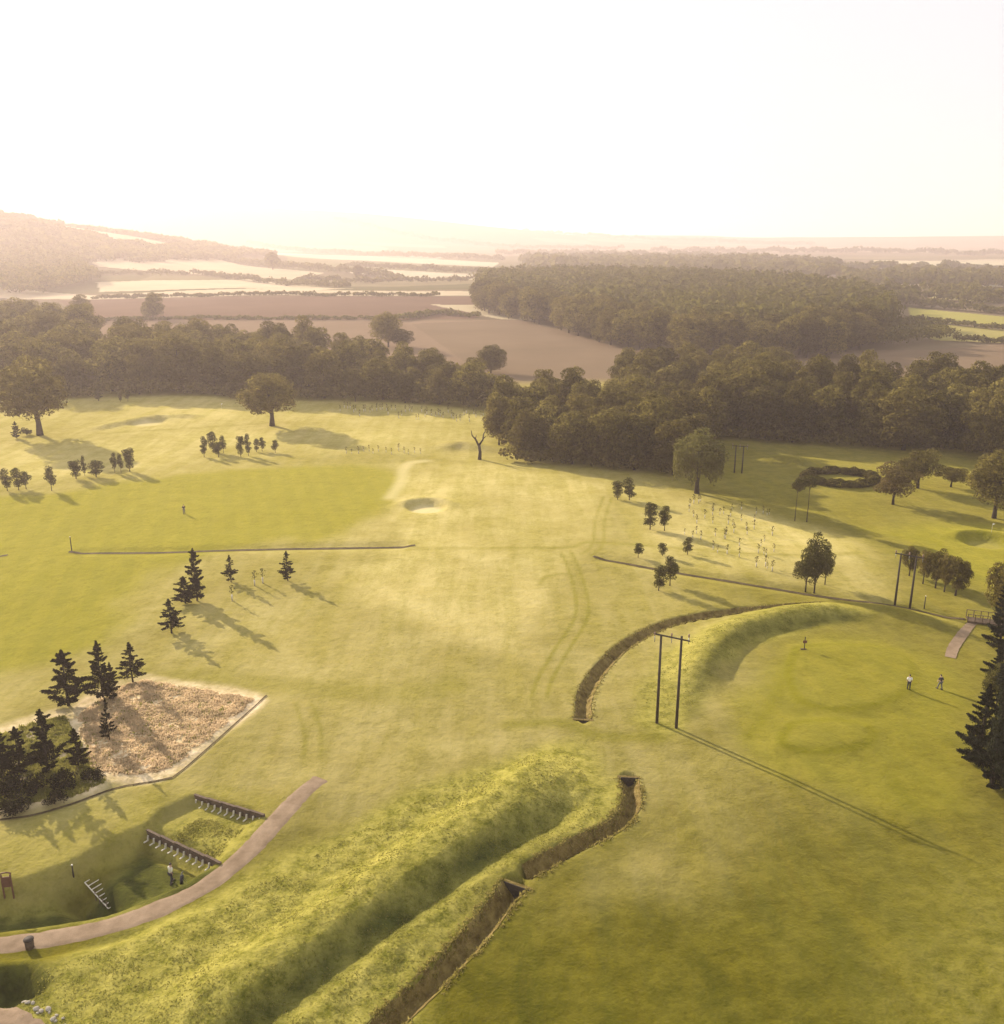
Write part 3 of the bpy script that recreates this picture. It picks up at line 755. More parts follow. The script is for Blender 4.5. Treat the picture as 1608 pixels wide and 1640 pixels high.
def hanging(rng, V, F):
    # curtains of foliage falling from the crown, as a willow carries them
    n = 3800
    a = rng.rand(n) * 2 * math.pi; rr = 2.4 + 2.0 * rng.rand(n) ** 0.6
    str_ = np.floor(a / (2 * math.pi) * 46); a = (str_ + 0.5 + (rng.rand(n) - 0.5) * 0.5) / 46 * 2 * math.pi
    low = 2.2 + 2.6 * np.abs(np.sin(str_ * 12.9898))
    z = low + (8.2 - low) * rng.rand(n)
    C = np.stack([np.cos(a) * rr, np.sin(a) * rr, z], 1)
    N = np.stack([np.cos(a), np.sin(a), np.zeros(n)], 1) + rng.normal(size=(n, 3)) * 0.4
    up = np.cross(N, np.tile([0, 0, 1.0], (n, 1)))
    v2, f2 = quads(C, N, 0.24, rng, 0.4, up)
    return np.vstack([V, v2]), np.vstack([F, f2 + len(V)])
broad('willow', (91,), 12, 8, (4.0, 3.8, 3.4), 30, 1.4, 5200, 0.22, 0.35, M_WILLOW, 0.3, -0.6, 14, hanging)

def conifer(key, seeds, H, R0, n, size, trunk_r, mat, gaps=0.2, shape=0.8, zlow=0.12, loose=0.65):
    out = []
    for sd in seeds:
        rng = np.random.RandomState(sd)
        mb = MB()
        mb.tube([(0, 0, -0.3), (rng.normal() * 0.04, rng.normal() * 0.04, H * 0.5), (0, 0, H * 0.98)], [trunk_r * 1.3, trunk_r * 0.75, trunk_r * 0.15], 7)
        Cs = []; Ns = []; br = []
        z = H * zlow
        while z < H * 0.97:
            f = (z / H - zlow) / (1 - zlow)
            L = R0 * (1 - f) ** shape * (0.55 + 0.45 * min(1, f * 5 + 0.35)) + 0.04 * H * (1 - f)
            k = rng.randint(4, 7); a0 = rng.rand() * 6.28
            for j in range(k):
                if rng.rand() < gaps: continue
                a = a0 + j * 6.283 / k + rng.normal() * 0.2; l = L * (loose + (1.25 - loose * 0.9) * rng.rand())
                tip = np.array([math.cos(a) * l, math.sin(a) * l, z + l * (0.18 + 0.25 * rng.rand())])
                b = np.array([0, 0, z])
                mb.tube([b, (b + tip) / 2 - (0, 0, l * 0.05), tip], [trunk_r * 0.3 * (1 - f * 0.6), trunk_r * 0.2, trunk_r * 0.06], 4, False)
                br.append((b, tip, l))
            z += H * (0.055 + 0.03 * rng.rand())
        w = np.array([l for _, _, l in br]) ** 1.3; w /= w.sum()
        k = rng.choice(len(br), n, p=w); t = 0.25 + 0.8 * rng.rand(n) ** 0.8
        B = np.array([b for b, _, _ in br])[k]; T = np.array([q for _, q, _ in br])[k]; Ln = np.array([l for _, _, l in br])[k]
        C = B + (T - B) * t[:, None] + rng.normal(size=(n, 3)) * (Ln * 0.14 * (1.25 - t))[:, None] * np.array([1, 1, 0.75])
        D = T - B; D /= np.linalg.norm(D, axis=1, keepdims=True)
        N = np.tile([0, 0, 1.0], (n, 1)) * 0.6 + rng.normal(size=(n, 3)) * 0.7
        m_ = n // 16; tz = rng.rand(m_); top = np.stack([rng.normal(size=m_) * 0.13 * R0 * (1.1 - tz), rng.normal(size=m_) * 0.13 * R0 * (1.1 - tz), H * (0.80 + 0.22 * tz)], 1)
        C = np.vstack([C, top]); N = np.vstack([N, rng.normal(size=top.shape)])
        V, F = quads(C, N, size, rng, 0.4)
        out.append((H, mb.mesh('trunk', M_BARK, True), two('crown', V, F, mat)))
    KIND[key] = out
conifer('pine', (101, 102, 103, 104, 105), 6.5, 1.45, 8000, 0.12, 0.10, M_PINE, 0.24, 0.5, 0.08, 0.4)
conifer('thinpine', (111, 112), 5.0, 0.9, 1900, 0.12, 0.06, M_PINE, 0.4, 0.7)

conifer('spruce', (141, 142), 12, 2.2, 28000, 0.13, 0.18, M_CYPRESS, 0.15, 0.55, 0.03, 0.45)
_count = {}
NAMES = {'oak': 'oak_tree', 'wood': 'woodland_tree', 'dome': 'broadleaf_tree', 'young': 'young_tree', 'round': 'round_tree', 'multi': 'birch_tree', 'russet': 'russet_tree',
         'lolly': 'slender_tree', 'ash': 'ash_tree', 'shrub': 'shrub', 'willow': 'willow_tree', 'pine': 'pine_tree', 'thinpine': 'thin_pine_tree', 'cypress': 'cypress_tree', 'spruce': 'spruce_tree'}
def plant(kind, p, h, label, group=None, wide=1.0, cat='tree', rz=None, tilt=0.0, low=1.0):
    i = _count.get(kind, 0); _count[kind] = i + 1
    H, tr, cr = KIND[kind][i % len(KIND[kind])]
    rnd = random.Random(hash((kind, i)) if False else i * 7919 + len(kind) * 31)
    o = empty(NAMES[kind], p, rnd.random() * 6.28 if rz is None else rz)
    s = h / H
    o.scale = (s * wide, s * wide, s)
    o.rotation_euler.x = tilt
    link(bpy.data.objects.new('trunk', tr), o); link(bpy.data.objects.new('crown', cr), o)
    tag(o, label, cat, group)
    return o

def tree(kind, px, base, top, label, group=None, width=None, cat='tree', tilt=0.0):
    p = at(px, base); h = max(0.6, rise(p, top))
    w = 1.0
    if width:
        H, tr, cr = KIND[kind][_count.get(kind, 0) % len(KIND[kind])]
        depth = p.y * CP + (CAM_H - p.z) * SP
        own = 2 * np.percentile(np.abs(np.array([v.co.x for v in cr.vertices][::7])), 97) * h / H
        w = (width / FPX * depth) / own
    return plant(kind, p, h, label, group, w, cat, None, tilt)

# ------------------------------------------------------------------ woods
def scatter(pts, spacing, seed):
    rng = np.random.RandomState(seed); lo, hi = pts.min(0), pts.max(0)
    out = []
    n = int((hi - lo).prod() / spacing ** 2 * 9)
    C = lo + rng.rand(n, 2) * (hi - lo)
    C = C[inside(C[:, 0], C[:, 1], pts)]
    keep = []
    for c in C:
        if all((c[0] - k[0]) ** 2 + (c[1] - k[1]) ** 2 > spacing ** 2 for k in keep): keep.append(c)
    return keep, rng

ORD = ['first', 'second', 'third', 'fourth', 'fifth', 'sixth', 'seventh', 'eighth', 'ninth', 'tenth', 'eleventh', 'twelfth', 'thirteenth', 'fourteenth', 'fifteenth', 'sixteenth', 'seventeenth', 'eighteenth', 'nineteenth', 'twentieth']
def wood(px, spacing, seed, hmin, hmax, kinds, labels, group, front=None, wide=(0.95, 1.3)):
    pts = flats(px)
    keep, rng = scatter(pts, spacing, seed)
    fr = flats(front) if front else None
    firsts = []
    for c in keep:
        h = hmin + (hmax - hmin) * rng.rand()
        k = kinds[rng.randint(len(kinds))]
        edge = fr is not None and poly_dist(np.array([c[0]]), np.array([c[1]]), fr)[0][0] <= spacing * 1.3
        o = plant(k, (c[0], c[1], gz(*c)), h, labels[1], group, wide[0] + (wide[1] - wide[0]) * rng.rand())
        if edge: firsts.append((c[0] / c[1], o))
    firsts.sort(key=lambda q: q[0])
    for i, (_, o) in enumerate(firsts):
        if i < len(ORD): o['label'] = labels[0] % ORD[i]
    return keep

# central wood
wood([(798, 738), (860, 742), (980, 757), (1085, 768), (1130, 735), (1140, 690), (1040, 668), (900, 662), (800, 680)], 6.6, 5, 11.0, 16.0, ['wood', 'wood', 'wood', 'dome'],
     ['%s tree from the left along the near edge of the central wood', 'crown showing over the near edge of the central wood'], 'trees of the central wood',
     [(798, 738), (860, 742), (980, 757), (1085, 768)])
# line of tall trees on the right
wood([(1130, 700), (1300, 712), (1450, 722), (1560, 722), (1720, 730), (1720, 655), (1450, 655), (1140, 650)], 7.2, 8, 12.5, 17.5, ['wood', 'wood', 'wood', 'dome'],
     ['%s tree from the left along the near edge of the right hand tree line', 'crown rising behind the near edge of the right hand tree line'], 'trees of the right hand tree line',
     [(1130, 700), (1300, 712), (1450, 722), (1560, 722), (1720, 730)])
wood([(1000, 655), (1140, 648), (1240, 640), (1240, 615), (1000, 620)], 8.5, 18, 12, 15, ['wood', 'dome'],
     ['low crown in the gap between central wood and right hand tree line'] * 2, 'trees in the gap behind the central wood')
# belt of trees on the left
wood([(110, 640), (300, 634), (480, 640), (560, 643), (560, 590), (420, 574), (260, 575), (110, 590)], 11.0, 21, 12.0, 18.5, ['dome', 'dome', 'wood'],
     ['%s broad hazy tree from the left along the near edge of the left belt', 'hazy crown rising behind the near edge of the left belt'], 'trees of the left hand belt',
     [(110, 640), (300, 634), (480, 640), (560, 643)], (0.95, 1.4))
wood([(560, 643), (640, 646), (780, 655), (790, 632), (700, 615), (560, 596)], 9.0, 22, 9.0, 14.5, ['dome', 'wood', 'wood'],
     ['%s lower tree from the left along the thin right end of the belt', 'low crown behind the thin right end of the left belt'], 'trees at the thin end of the left belt',
     [(560, 643), (640, 646), (780, 655)], (0.95, 1.3))
wood([(-160, 640), (100, 628), (150, 590), (140, 555), (60, 535), (-160, 530)], 14.0, 23, 15, 21, ['dome', 'oak'],
     ['tall hazy tree of the clump at the far left edge'] * 2, 'trees of the far left clump', None, (1.0, 1.3))

def mass(name, places, label, seed, nleaf=170, size=1.15, mat=M_FAR, cat='woodland'):
    """one mesh of crowns that run together; places = (x, y, height, radius)"""
    rng = np.random.RandomState(seed); Vs = []; Fs = []; b = 0
    for (x, y, h, r) in places:
        z = gz(x, y)
        d = rng.normal(size=(nleaf, 3)); d[:, 2] = np.abs(d[:, 2]) * 0.9 - 0.35; d /= np.linalg.norm(d, axis=1, keepdims=True)
        lobe = 1 + 0.22 * np.sin(d[:, 0] * 5 + x) * np.sin(d[:, 1] * 5 + y) + 0.1 * rng.normal(size=nleaf)
        C = np.array([x, y, z + h * 0.58]) + d * np.array([r, r, h * 0.42]) * lobe[:, None]
        C[:, 2] = np.maximum(C[:, 2], z + 0.4)
        V, F = quads(C, d + rng.normal(size=d.shape) * 0.5, size * r / 5.0, rng, 0.75)
        Vs.append(V); Fs.append(F + b); b += len(V)
    me = two(name, np.vstack(Vs), np.vstack(Fs), mat)
    o = link(bpy.data.objects.new(name, me))
    return tag(o, label, cat, None, 'stuff')

def hedge_line(px, h, r, rng, step=None):
    pts = flats(px); seg = np.hypot(*np.diff(pts, axis=0).T); s = np.concatenate([[0], np.cumsum(seg)])
    t = np.arange(0, s[-1], step or r * 1.5)
    return [(np.interp(a, s, pts[:, 0]) + rng.normal() * r * 0.25, np.interp(a, s, pts[:, 1]) + rng.normal() * r * 0.25, h * (0.6 + 0.8 * rng.rand()), r * (0.8 + 0.5 * rng.rand())) for a in t]
def undergrowth(lines, seed, label):
    rng = np.random.RandomState(seed); pl = []
    for px, h, r in lines: pl += hedge_line(px, h, r, rng, r * 1.1)
    mass('undergrowth', pl, label, seed, 150, 0.85, M_LEAF, 'undergrowth')

undergrowth([([(-60, 640), (110, 638), (300, 632), (480, 637), (640, 643), (785, 653)], 4.0, 3.0), ([(110, 628), (480, 626), (780, 645)], 6.0, 4.0), ([(450, 612), (780, 636)], 7, 4)], 71, 'dark undergrowth along the foot of the left belt')
undergrowth([([(815, 735), (880, 741), (980, 753), (1080, 763), (1125, 735)], 3.2, 2.2), ([(830, 722), (980, 740), (1090, 750)], 5, 3)], 72, 'dark undergrowth along the foot of the central wood')
undergrowth([([(1140, 698), (1300, 709), (1450, 719), (1720, 726)], 3.2, 2.4), ([(1140, 690), (1300, 700), (1450, 708), (1720, 714)], 5.5, 3.2)], 73, 'dark undergrowth along the foot of the right hand tree line')

# far wood: the nearest trees singly, the rest as one mass
FARW = flats([(765, 500), (800, 508), (862, 522), (1000, 560), (1110, 576), (1230, 577), (1330, 572), (1395, 560), (1420, 530), (1400, 500), (1300, 480), (1080, 464), (900, 460), (775, 466)])
FARFRONT = flats([(765, 500), (800, 508), (862, 522), (1000, 560), (1110, 576), (1230, 577), (1330, 572), (1400, 560)])
keep, rng = scatter(FARW, 9.6, 31)
cand = sorted(keep, key=lambda c: poly_dist(np.array([c[0]]), np.array([c[1]]), FARFRONT)[0][0])
NEARFAR = cand[:85]
edge_trees = []
for c in NEARFAR:
    o = plant('dome' if rng.rand() < 0.5 else 'wood', (c[0], c[1], gz(*c)), 14.5 + 5.5 * rng.rand(), 'hazy crown just behind the near edge of the big far wood', 'trees on the edge of the far wood', 1.0 + 0.35 * rng.rand())
    if poly_dist(np.array([c[0]]), np.array([c[1]]), FARFRONT)[0][0] < 5.5: edge_trees.append((c[0] / c[1], o))
edge_trees.sort(key=lambda q: q[0])
for i_, (_, o) in enumerate(edge_trees[:20]): o['label'] = '%s hazy tree from the left along the edge of the big far wood' % ORD[i_]

mass('woodland', [(c[0], c[1], 15 + 5 * rng.rand(), 5.2 + 1.6 * rng.rand()) for c in cand[85:]], 'hazy canopy of the big far wood in mid distance', 5)
keep2, rng2 = scatter(flats([(1400, 560), (1440, 558), (1530, 546), (1500, 532), (1440, 524), (1410, 540)]), 6, 41)
mass('plantation', [(c[0], c[1], 6 + 2 * rng2.rand(), 3.4) for c in keep2], 'low young plantation at the right end of the big far wood', 6, 90, 0.9)

# far hedges and woods on the plain
rng = np.random.RandomState(77)
hl = []
for px, h, r in [([(0, 446), (150, 449), (330, 446), (560, 462)], 6, 4), ([(100, 416), (300, 423), (520, 438), (640, 446)], 8, 6), ([(140, 516), (300, 515), (640, 514)], 2.0, 2.2),
                 ([(150, 477), (400, 477), (700, 480)], 3, 3), ([(480, 449), (760, 452)], 7, 5), ([(400, 402), (800, 417)], 10, 9), ([(560, 430), (780, 440)], 7, 6),
                 ([(1460, 513), (1608, 528), (1700, 536)], 3, 2.5), ([(1530, 547), (1700, 552)], 3, 2.5), ([(1455, 492), (1700, 508)], 6, 4.5), ([(1340, 432), (1700, 432)], 11, 10),
                 ([(800, 408), (1100, 412), (1340, 425)], 12, 11), ([(1050, 404), (1608, 408)], 14, 14), ([(540, 398), (1000, 402)], 12, 12), ([(640, 515), (700, 505), (760, 510)], 3, 3),
                 ([(700, 394), (1300, 396)], 14, 16), ([(1480, 484), (1700, 490)], 6, 5), ([(0, 440), (100, 436)], 10, 8)]:
    hl += hedge_line(px, h, r, rng)
mass('hedgerows', hl, 'hazy hedgerows and tree lines across the far plain', 7, 60, 1.5, M_FAR, 'hedgerow')
def blob_places(px, spacing, seed, h, r):
    k, g = scatter(flats(px), spacing, seed)
    return [(c[0], c[1], h * (0.75 + 0.5 * g.rand()), r * (0.8 + 0.4 * g.rand())) for c in k]
fw = blob_places([(1350, 446), (1420, 442), (1700, 446), (1700, 466), (1560, 464), (1450, 462), (1360, 456)], 17, 51, 13, 10)
fw += blob_places([(1290, 470), (1400, 478), (1460, 486), (1450, 494), (1400, 492), (1300, 480)], 11, 56, 12, 6)
fw += blob_places([(840, 420), (1100, 418), (1330, 430), (1330, 448), (1080, 440), (860, 436)], 26, 52, 16, 15)
fw += blob_places([(1480, 476), (1540, 474), (1620, 486), (1560, 492)], 10, 53, 9, 5)
mass('distant_woodland', fw, 'hazy dark woods on the plain beyond the far wood', 8, 70, 1.5)
# wooded hillside on the left
rngh = np.random.RandomState(12); hp = []
while len(hp) < 900:
    x, y = -1000 + rngh.normal() * 330, 1500 + rngh.normal() * 330
    if gz(x, y) > 13 and abs(x) < 0.62 * y + 40 and vnoise(np.array([x]), np.array([y]), 1 / 160., 8)[0] > 0.33: hp.append((x, y, 6 + 3 * rngh.rand(), 12 + 5 * rngh.rand()))
mass('hillside_woodland', hp, 'hazy woods covering the hill at the left horizon', 9, 60, 1.7)
fl = blob_places([(-120, 462), (0, 440), (60, 436), (95, 436), (150, 452), (150, 458), (60, 470), (-120, 476)], 13, 54, 13, 8)
mass('valley_woodland', fl, 'hazy brown wood at the foot of the left hill', 10, 80, 1.3)

# single trees out in the fields
tree('dome', 245, 512, 470, 'lone round tree in the brown field at the left', None, 34)
tree('wood', 130, 512, 474, 'small lone tree beside the far left clump', None, 30)
tree('dome', 622, 556, 500, 'tall dark lone tree standing in the tan field', None, 46)
tree('wood', 645, 556, 526, 'smaller tree leaning against the tall lone field tree', None, 30)
tree('dome', 786, 598, 553, 'dark tree between the left belt and the central wood', None, 44)
tree('wood', 437, 432, 404, 'tiny lone tree on the pale far fields', None, 20)
tree('wood', 575, 446, 424, 'tiny lone tree among the far hedges', None, 16)

# ------------------------------------------------------------------ individual trees on the course, left
tree('oak', 64, 697, 576, 'large spreading oak at the left edge of the course', None, 118)
tree('oak', 436, 682, 600, 'big round oak alone in the middle of the pale rough', None, 84)
tree('pine', 27, 702, 675, 'small dark conifer left of the large oak', None, 14)
tree('shrub', 43, 697, 685, 'low bush beside the small conifer near the large oak', None, 18, 'shrub')
for px, b, t, w, lab in [(12, 786, 752, 15, 'young tree at the picture edge in the left row'), (30, 785, 748, 14, 'second young tree from the left edge in the left row'), (42, 783, 755, 16, 'third young tree from the left edge in the left row'),
                         (83, 786, 747, 17, 'thin stemmed young tree standing apart in the left row'), (122, 767, 734, 20, 'round headed young tree in the left row'), (136, 762, 731, 7, 'very narrow young tree beside the round headed one'),
                         (154, 764, 737, 20, 'squat bushy young tree in the left row'), (184, 757, 725, 9, 'narrow young tree near the right end of the left row'), (194, 757, 727, 10, 'slim young tree next to the last of the left row'),
                         (208, 755, 714, 18, 'tallest young tree closing the left row')]:
    tree('young', px, b, t, lab, 'young trees of the left row', w)
for px, b, t, w, lab in [(327, 732, 700, 11, 'leftmost young tree of the row under the round oak'), (342, 724, 690, 14, 'pale tall young tree second in the row under the oak'), (350, 732, 708, 15, 'low dark young tree third in the row under the oak'),
                         (358, 726, 698, 10, 'upright young tree fourth in the row under the oak'), (386, 732, 695, 13, 'tall young tree in the middle pair of the oak row'), (398, 730, 696, 10, 'narrow young tree in the middle pair of the oak row'),
                         (411, 724, 702, 9, 'small pointed young tree third from the right in the oak row'), (420, 723, 701, 10, 'small pointed young tree second from the right in the oak row'), (441, 725, 705, 12, 'last small young tree at the right of the oak row')]:
    tree('young', px, b, t, lab, 'young trees in the row under the oak', w)
tree('pine', 316, 962, 880, 'tallest dark pine on the mown island', None, 36)
tree('pine', 297, 966, 924, 'squat dense pine at the foot of the tallest one', None, 34)
tree('thinpine', 275, 1014, 960, 'thin pine with bare stem and flat top', None, 40)
tree('thinpine', 370, 932, 890, 'small tapering pine near the straight ditch', None, 24)
tree('thinpine', 461, 930, 883, 'lone small pine farthest right on the mown island', None, 26)
# pine plot lower left
tree('pine', 110, 1130, 1043, 'leftmost of the three tall pines above the straw plot', None, 54)
tree('pine', 165, 1116, 1028, 'middle and tallest of the three pines above the straw plot', None, 48)
tree('pine', 182, 1120, 1062, 'small pine leaning on the tallest one above the straw plot', None, 26)
tree('thinpine', 213, 1092, 1030, 'ragged thin pine at the top corner of the straw plot', None, 40)
tree('thinpine', 176, 1186, 1118, 'half bare thin pine inside the straw plot', None, 22)
tree('pine', 78, 1236, 1138, 'broad black pine in the scrub at lower left', None, 52)
tree('pine', 126, 1228, 1168, 'small pine right of the broad black pine', None, 32)
tree('pine', 34, 1240, 1166, 'pine cut between the broad pine and the edge', None, 40)
tree('pine', 4, 1240, 1160, 'dark pine cut by the left edge of the picture', None, 46)
for px, py, t, w, lab in [(14, 1272, 1240, 44, 'dark bush below the pine at the left edge'), (60, 1270, 1242, 40, 'dark bush below the broad black pine'), (104, 1262, 1238, 44, 'grey green bush right of the broad black pine'),
                          (24, 1300, 1276, 40, 'low bush on the lower edge of the scrub'), (150, 1250, 1232, 34, 'low bush on the edge of the straw plot'), (88, 1288, 1268, 34, 'low bush above the cut grass edge')]:
    tree('shrub', px, py, t, lab, 'bushes in the scrub below the pines', w, 'shrub')

# ------------------------------------------------------------------ individual trees, centre and right
tree('willow', 1116, 790, 692, 'pale willow with hanging branches beside the central wood', None, 76)
tree('young', 989, 800, 768, 'left of the pair of dark young trees by the wood', None, 18)
tree('young', 1008, 801, 767, 'right of the pair of dark young trees by the wood', None, 18)
tree('young', 1041, 848, 804, 'left of two young trees below the pair by the wood', None, 20)
tree('young', 1064, 850, 810, 'right of two young trees below the pair by the wood', None, 18)
tree('young', 1022, 893, 870, 'small sapling tree left of the curved tracks', None, 16)
tree('young', 1061, 890, 868, 'small sapling tree above the dark pair by the ditch', None, 14)
tree('young', 1101, 888, 862, 'small sapling tree farthest right above the ditch', None, 14)
tree('young', 1055, 946, 905, 'darker low tree of the pair on the long narrow ditch', None, 20)
tree('young', 1073, 938, 892, 'lighter tall tree of the pair on the long narrow ditch', None, 22)
tree('multi', 1304, 950, 850, 'tallest tree of the slender clump by the narrow ditch', None, 40)
tree('multi', 1290, 948, 885, 'left tree of the slender clump by the narrow ditch', None, 36)
tree('multi', 1321, 936, 872, 'right tree of the slender clump by the narrow ditch', None, 26)
tree('lolly', 1273, 834, 764, 'left of two thin trees with round tops', None, 20)
tree('lolly', 1292, 836, 758, 'right of two thin trees with round tops', None, 28)
tree('russet', 1430, 808, 744, 'brownish olive tree with low spreading crown', None, 56)
tree('round', 1470, 782, 720, 'neat round green tree behind the russet tree', None, 58)
tree('round', 1523, 780, 750, 'small low round tree beside the neat green one', None, 42)
for px, b, t, w, lab in [(1456, 922, 875, 26, 'leftmost of the dark tree clump beside the poles'), (1478, 935, 880, 24, 'second from left in the dark tree clump'), (1498, 942, 880, 32, 'tallest middle tree in the dark clump'),
                         (1512, 948, 886, 26, 'fourth tree in the dark clump'), (1530, 954, 893, 40, 'big round tree at the right end of the dark clump')]:
    tree('ash', px, b, t, lab, 'dark clump of trees beside the poles', w)
tree('ash', 1592, 830, 722, 'dark leafy tree with bare trunk at the right edge', None, 84)
tree('dome', 1585, 735, 632, 'lighter tall tree at the right edge before the tree line', None, 80)
tree('ash', 1606, 1000, 890, 'tree cut by the right edge above the footbridge', None, 60)
tree('spruce', 1602, 1100, 1000, 'upper dark conifer at the right edge', None, 44)
tree('multi', 1594, 1142, 1060, 'loose lighter shrub tree between the right edge conifers', None, 40)
tree('spruce', 1566, 1222, 1098, 'leftmost dark conifer of the right edge group', None, 54)
tree('spruce', 1588, 1262, 1082, 'tall middle dark conifer of the right edge group', None, 56)
tree('cypress', 1618, 1290, 1050, 'nearest dark conifer cut by the right edge', None, 66)
tree('cypress', 1626, 1200, 1010, 'dark conifer behind the nearest one at right edge', None, 70)
tree('spruce', 1600, 1040, 930, 'dark tree just below the footbridge at right edge', None, 40)
tree('young', 205, 643, 624, 'tiny tree before the left belt', 'tiny trees before the left hand belt', 8)
tree('young', 193, 643, 624, 'tiny tree before the left belt', 'tiny trees before the left hand belt', 7)
tree('young', 158, 642, 623, 'tiny tree before the left belt', 'tiny trees before the left hand belt', 12)

# oval hedge
def hedge(cpx, label):
    o = empty('hedge', at(cpx[0], cpx[1]))
    rng = np.random.RandomState(3)
    c = o.location
    n = 15000
    a = rng.rand(n) * 2 * math.pi
    rx, ry = 7.2, 6.0
    t = rng.rand(n) * 2 * math.pi; rr = 0.8 + 0.35 * rng.rand(n)
    bump = 1 + 0.25 * np.sin(a * 9) + 0.2 * np.sin(a * 23)
    ox = np.cos(t) * rr; oz = 0.75 + np.sin(t) * 0.75 * bump
    C = np.stack([np.cos(a) * (rx + ox), np.sin(a) * (ry + ox), np.maximum(oz, 0.02)], 1)
    C[:, 2] += height_base(C[:, 0] + c.x, C[:, 1] + c.y) - c.z
    N = np.stack([np.cos(a) * np.cos(t), np.sin(a) * np.cos(t), np.sin(t) + 0.2], 1) + rng.normal(size=(n, 3)) * 0.4
    V, F = quads(C, N, 0.16, rng)
    link(bpy.data.objects.new('foliage', two('foliage', V, F, M_LEAF)), o)
    tw = MB()
    for k in range(40):
        an = k / 40 * 6.283
        x, y = math.cos(an) * rx, math.sin(an) * ry
        z = gz(c.x + x, c.y + y) - c.z
        tw.tube([(x, y, z - 0.1), (x + 0.1, y, z + 0.6), (x + 0.3 * math.cos(k), y + 0.3 * math.sin(k), z + 1.1)], [0.05, 0.04, 0.015], 5)
    tw.build('stems', M_BARK, o)
    tag(o, label, 'hedge')
hedge((1345, 769), 'clipped oval ring of hedge on the far fairway')

# dead tree
def snag():
    p = at(768, 736); h = rise(p, 688)
    o = empty('dead_tree', p)
    mb = MB().tube([(0, 0, -0.3), (0.15, 0, h * 0.25), (-0.1, 0, h * 0.5)], [0.5, 0.38, 0.34], 8)
    mb.build('trunk', M_BARK, o, True)
    for pts, r in [([(-0.1, 0, h * 0.45), (-0.9, 0.1, h * 0.68), (-1.7, 0.2, h * 0.8), (-1.9, 0, h * 0.97)], 0.3), ([(-0.1, 0, h * 0.48), (0.8, 0, h * 0.66), (1.0, 0.1, h * 0.85), (1.6, 0, h)], 0.27),
                   ([(-0.9, 0.1, h * 0.68), (-0.7, -0.3, h * 0.84)], 0.14), ([(0.9, 0, h * 0.7), (1.7, -0.2, h * 0.8)], 0.14)]:
        MB().tube(pts, [r * (1 - 0.75 * i / (len(pts) - 1)) for i in range(len(pts))], 6).build('branch', M_BARK, o, True)
    tag(o, 'dead forked tree at the corner of the central wood', 'tree')
snag()

# saplings in guards
def sapling_proto():
    rng = np.random.RandomState(4)
    g = MB().tube([(0, 0, 0), (0, 0, 0.75)], [0.10, 0.11], 8).mesh('tree_guard', M_PALE, True)
    s = MB().tube([(0, 0, -0.1), (0.03, 0.02, 1.2), (0, 0, 1.9)], [0.03, 0.022, 0.008], 5).mesh('stem', M_BARK, True)
    n = 46
    C = np.stack([rng.normal(size=n) * 0.17, rng.normal(size=n) * 0.17, 1.0 + rng.rand(n) * 0.95], 1)
    V, F = quads(C, rng.normal(size=(n, 3)), 0.10, rng)
    return g, s, two('leaves', V, F, M_YOUNG)
SAP = sapling_proto()
def sapling(px, py, s, label, group):
    o = empty('sapling', at(px, py), random.Random(int(px * 13 + py)).random() * 6)
    for n, me in zip(('tree_guard', 'stem', 'leaves'), SAP): link(bpy.data.objects.new(n, me), o)
    o.scale = (s * 0.9, s * 0.9, s)
    tag(o, label, 'sapling', group)
rs = random.Random(9)
for i in range(46):
    px = 545 + i * 5.2 + rs.uniform(-2, 2); py = 662 + (px - 545) * 0.045 + rs.uniform(-9, 5)
    sapling(px, py, rs.uniform(0.8, 1.25), 'sapling in the pale rows below the left hand belt', 'saplings below the left hand belt')
for i in range(14):
    sapling(555 + i * 9 + rs.uniform(-3, 3), 725 + rs.uniform(-3, 3), rs.uniform(0.6, 0.95), 'sapling in the row below the long oak shadow', 'saplings below the oak shadow')
for i in range(54):
    px = 1095 + rs.uniform(0, 145); py = 800 + (px - 1095) * 0.22 + rs.uniform(-8, 85)
    sapling(px, py, rs.uniform(0.55, 1.0), 'sapling in a pale guard in the right hand plantation', 'saplings of the right hand plantation')
for px, py, lab in [(408, 938, 'leftmost staked sapling on the mown island'), (421, 934, 'right staked sapling on the mown island'), (372, 962, 'sapling standing below the small tapering pine')]:
    sapling(px, py, 1.2, lab, 'saplings on the mown island')

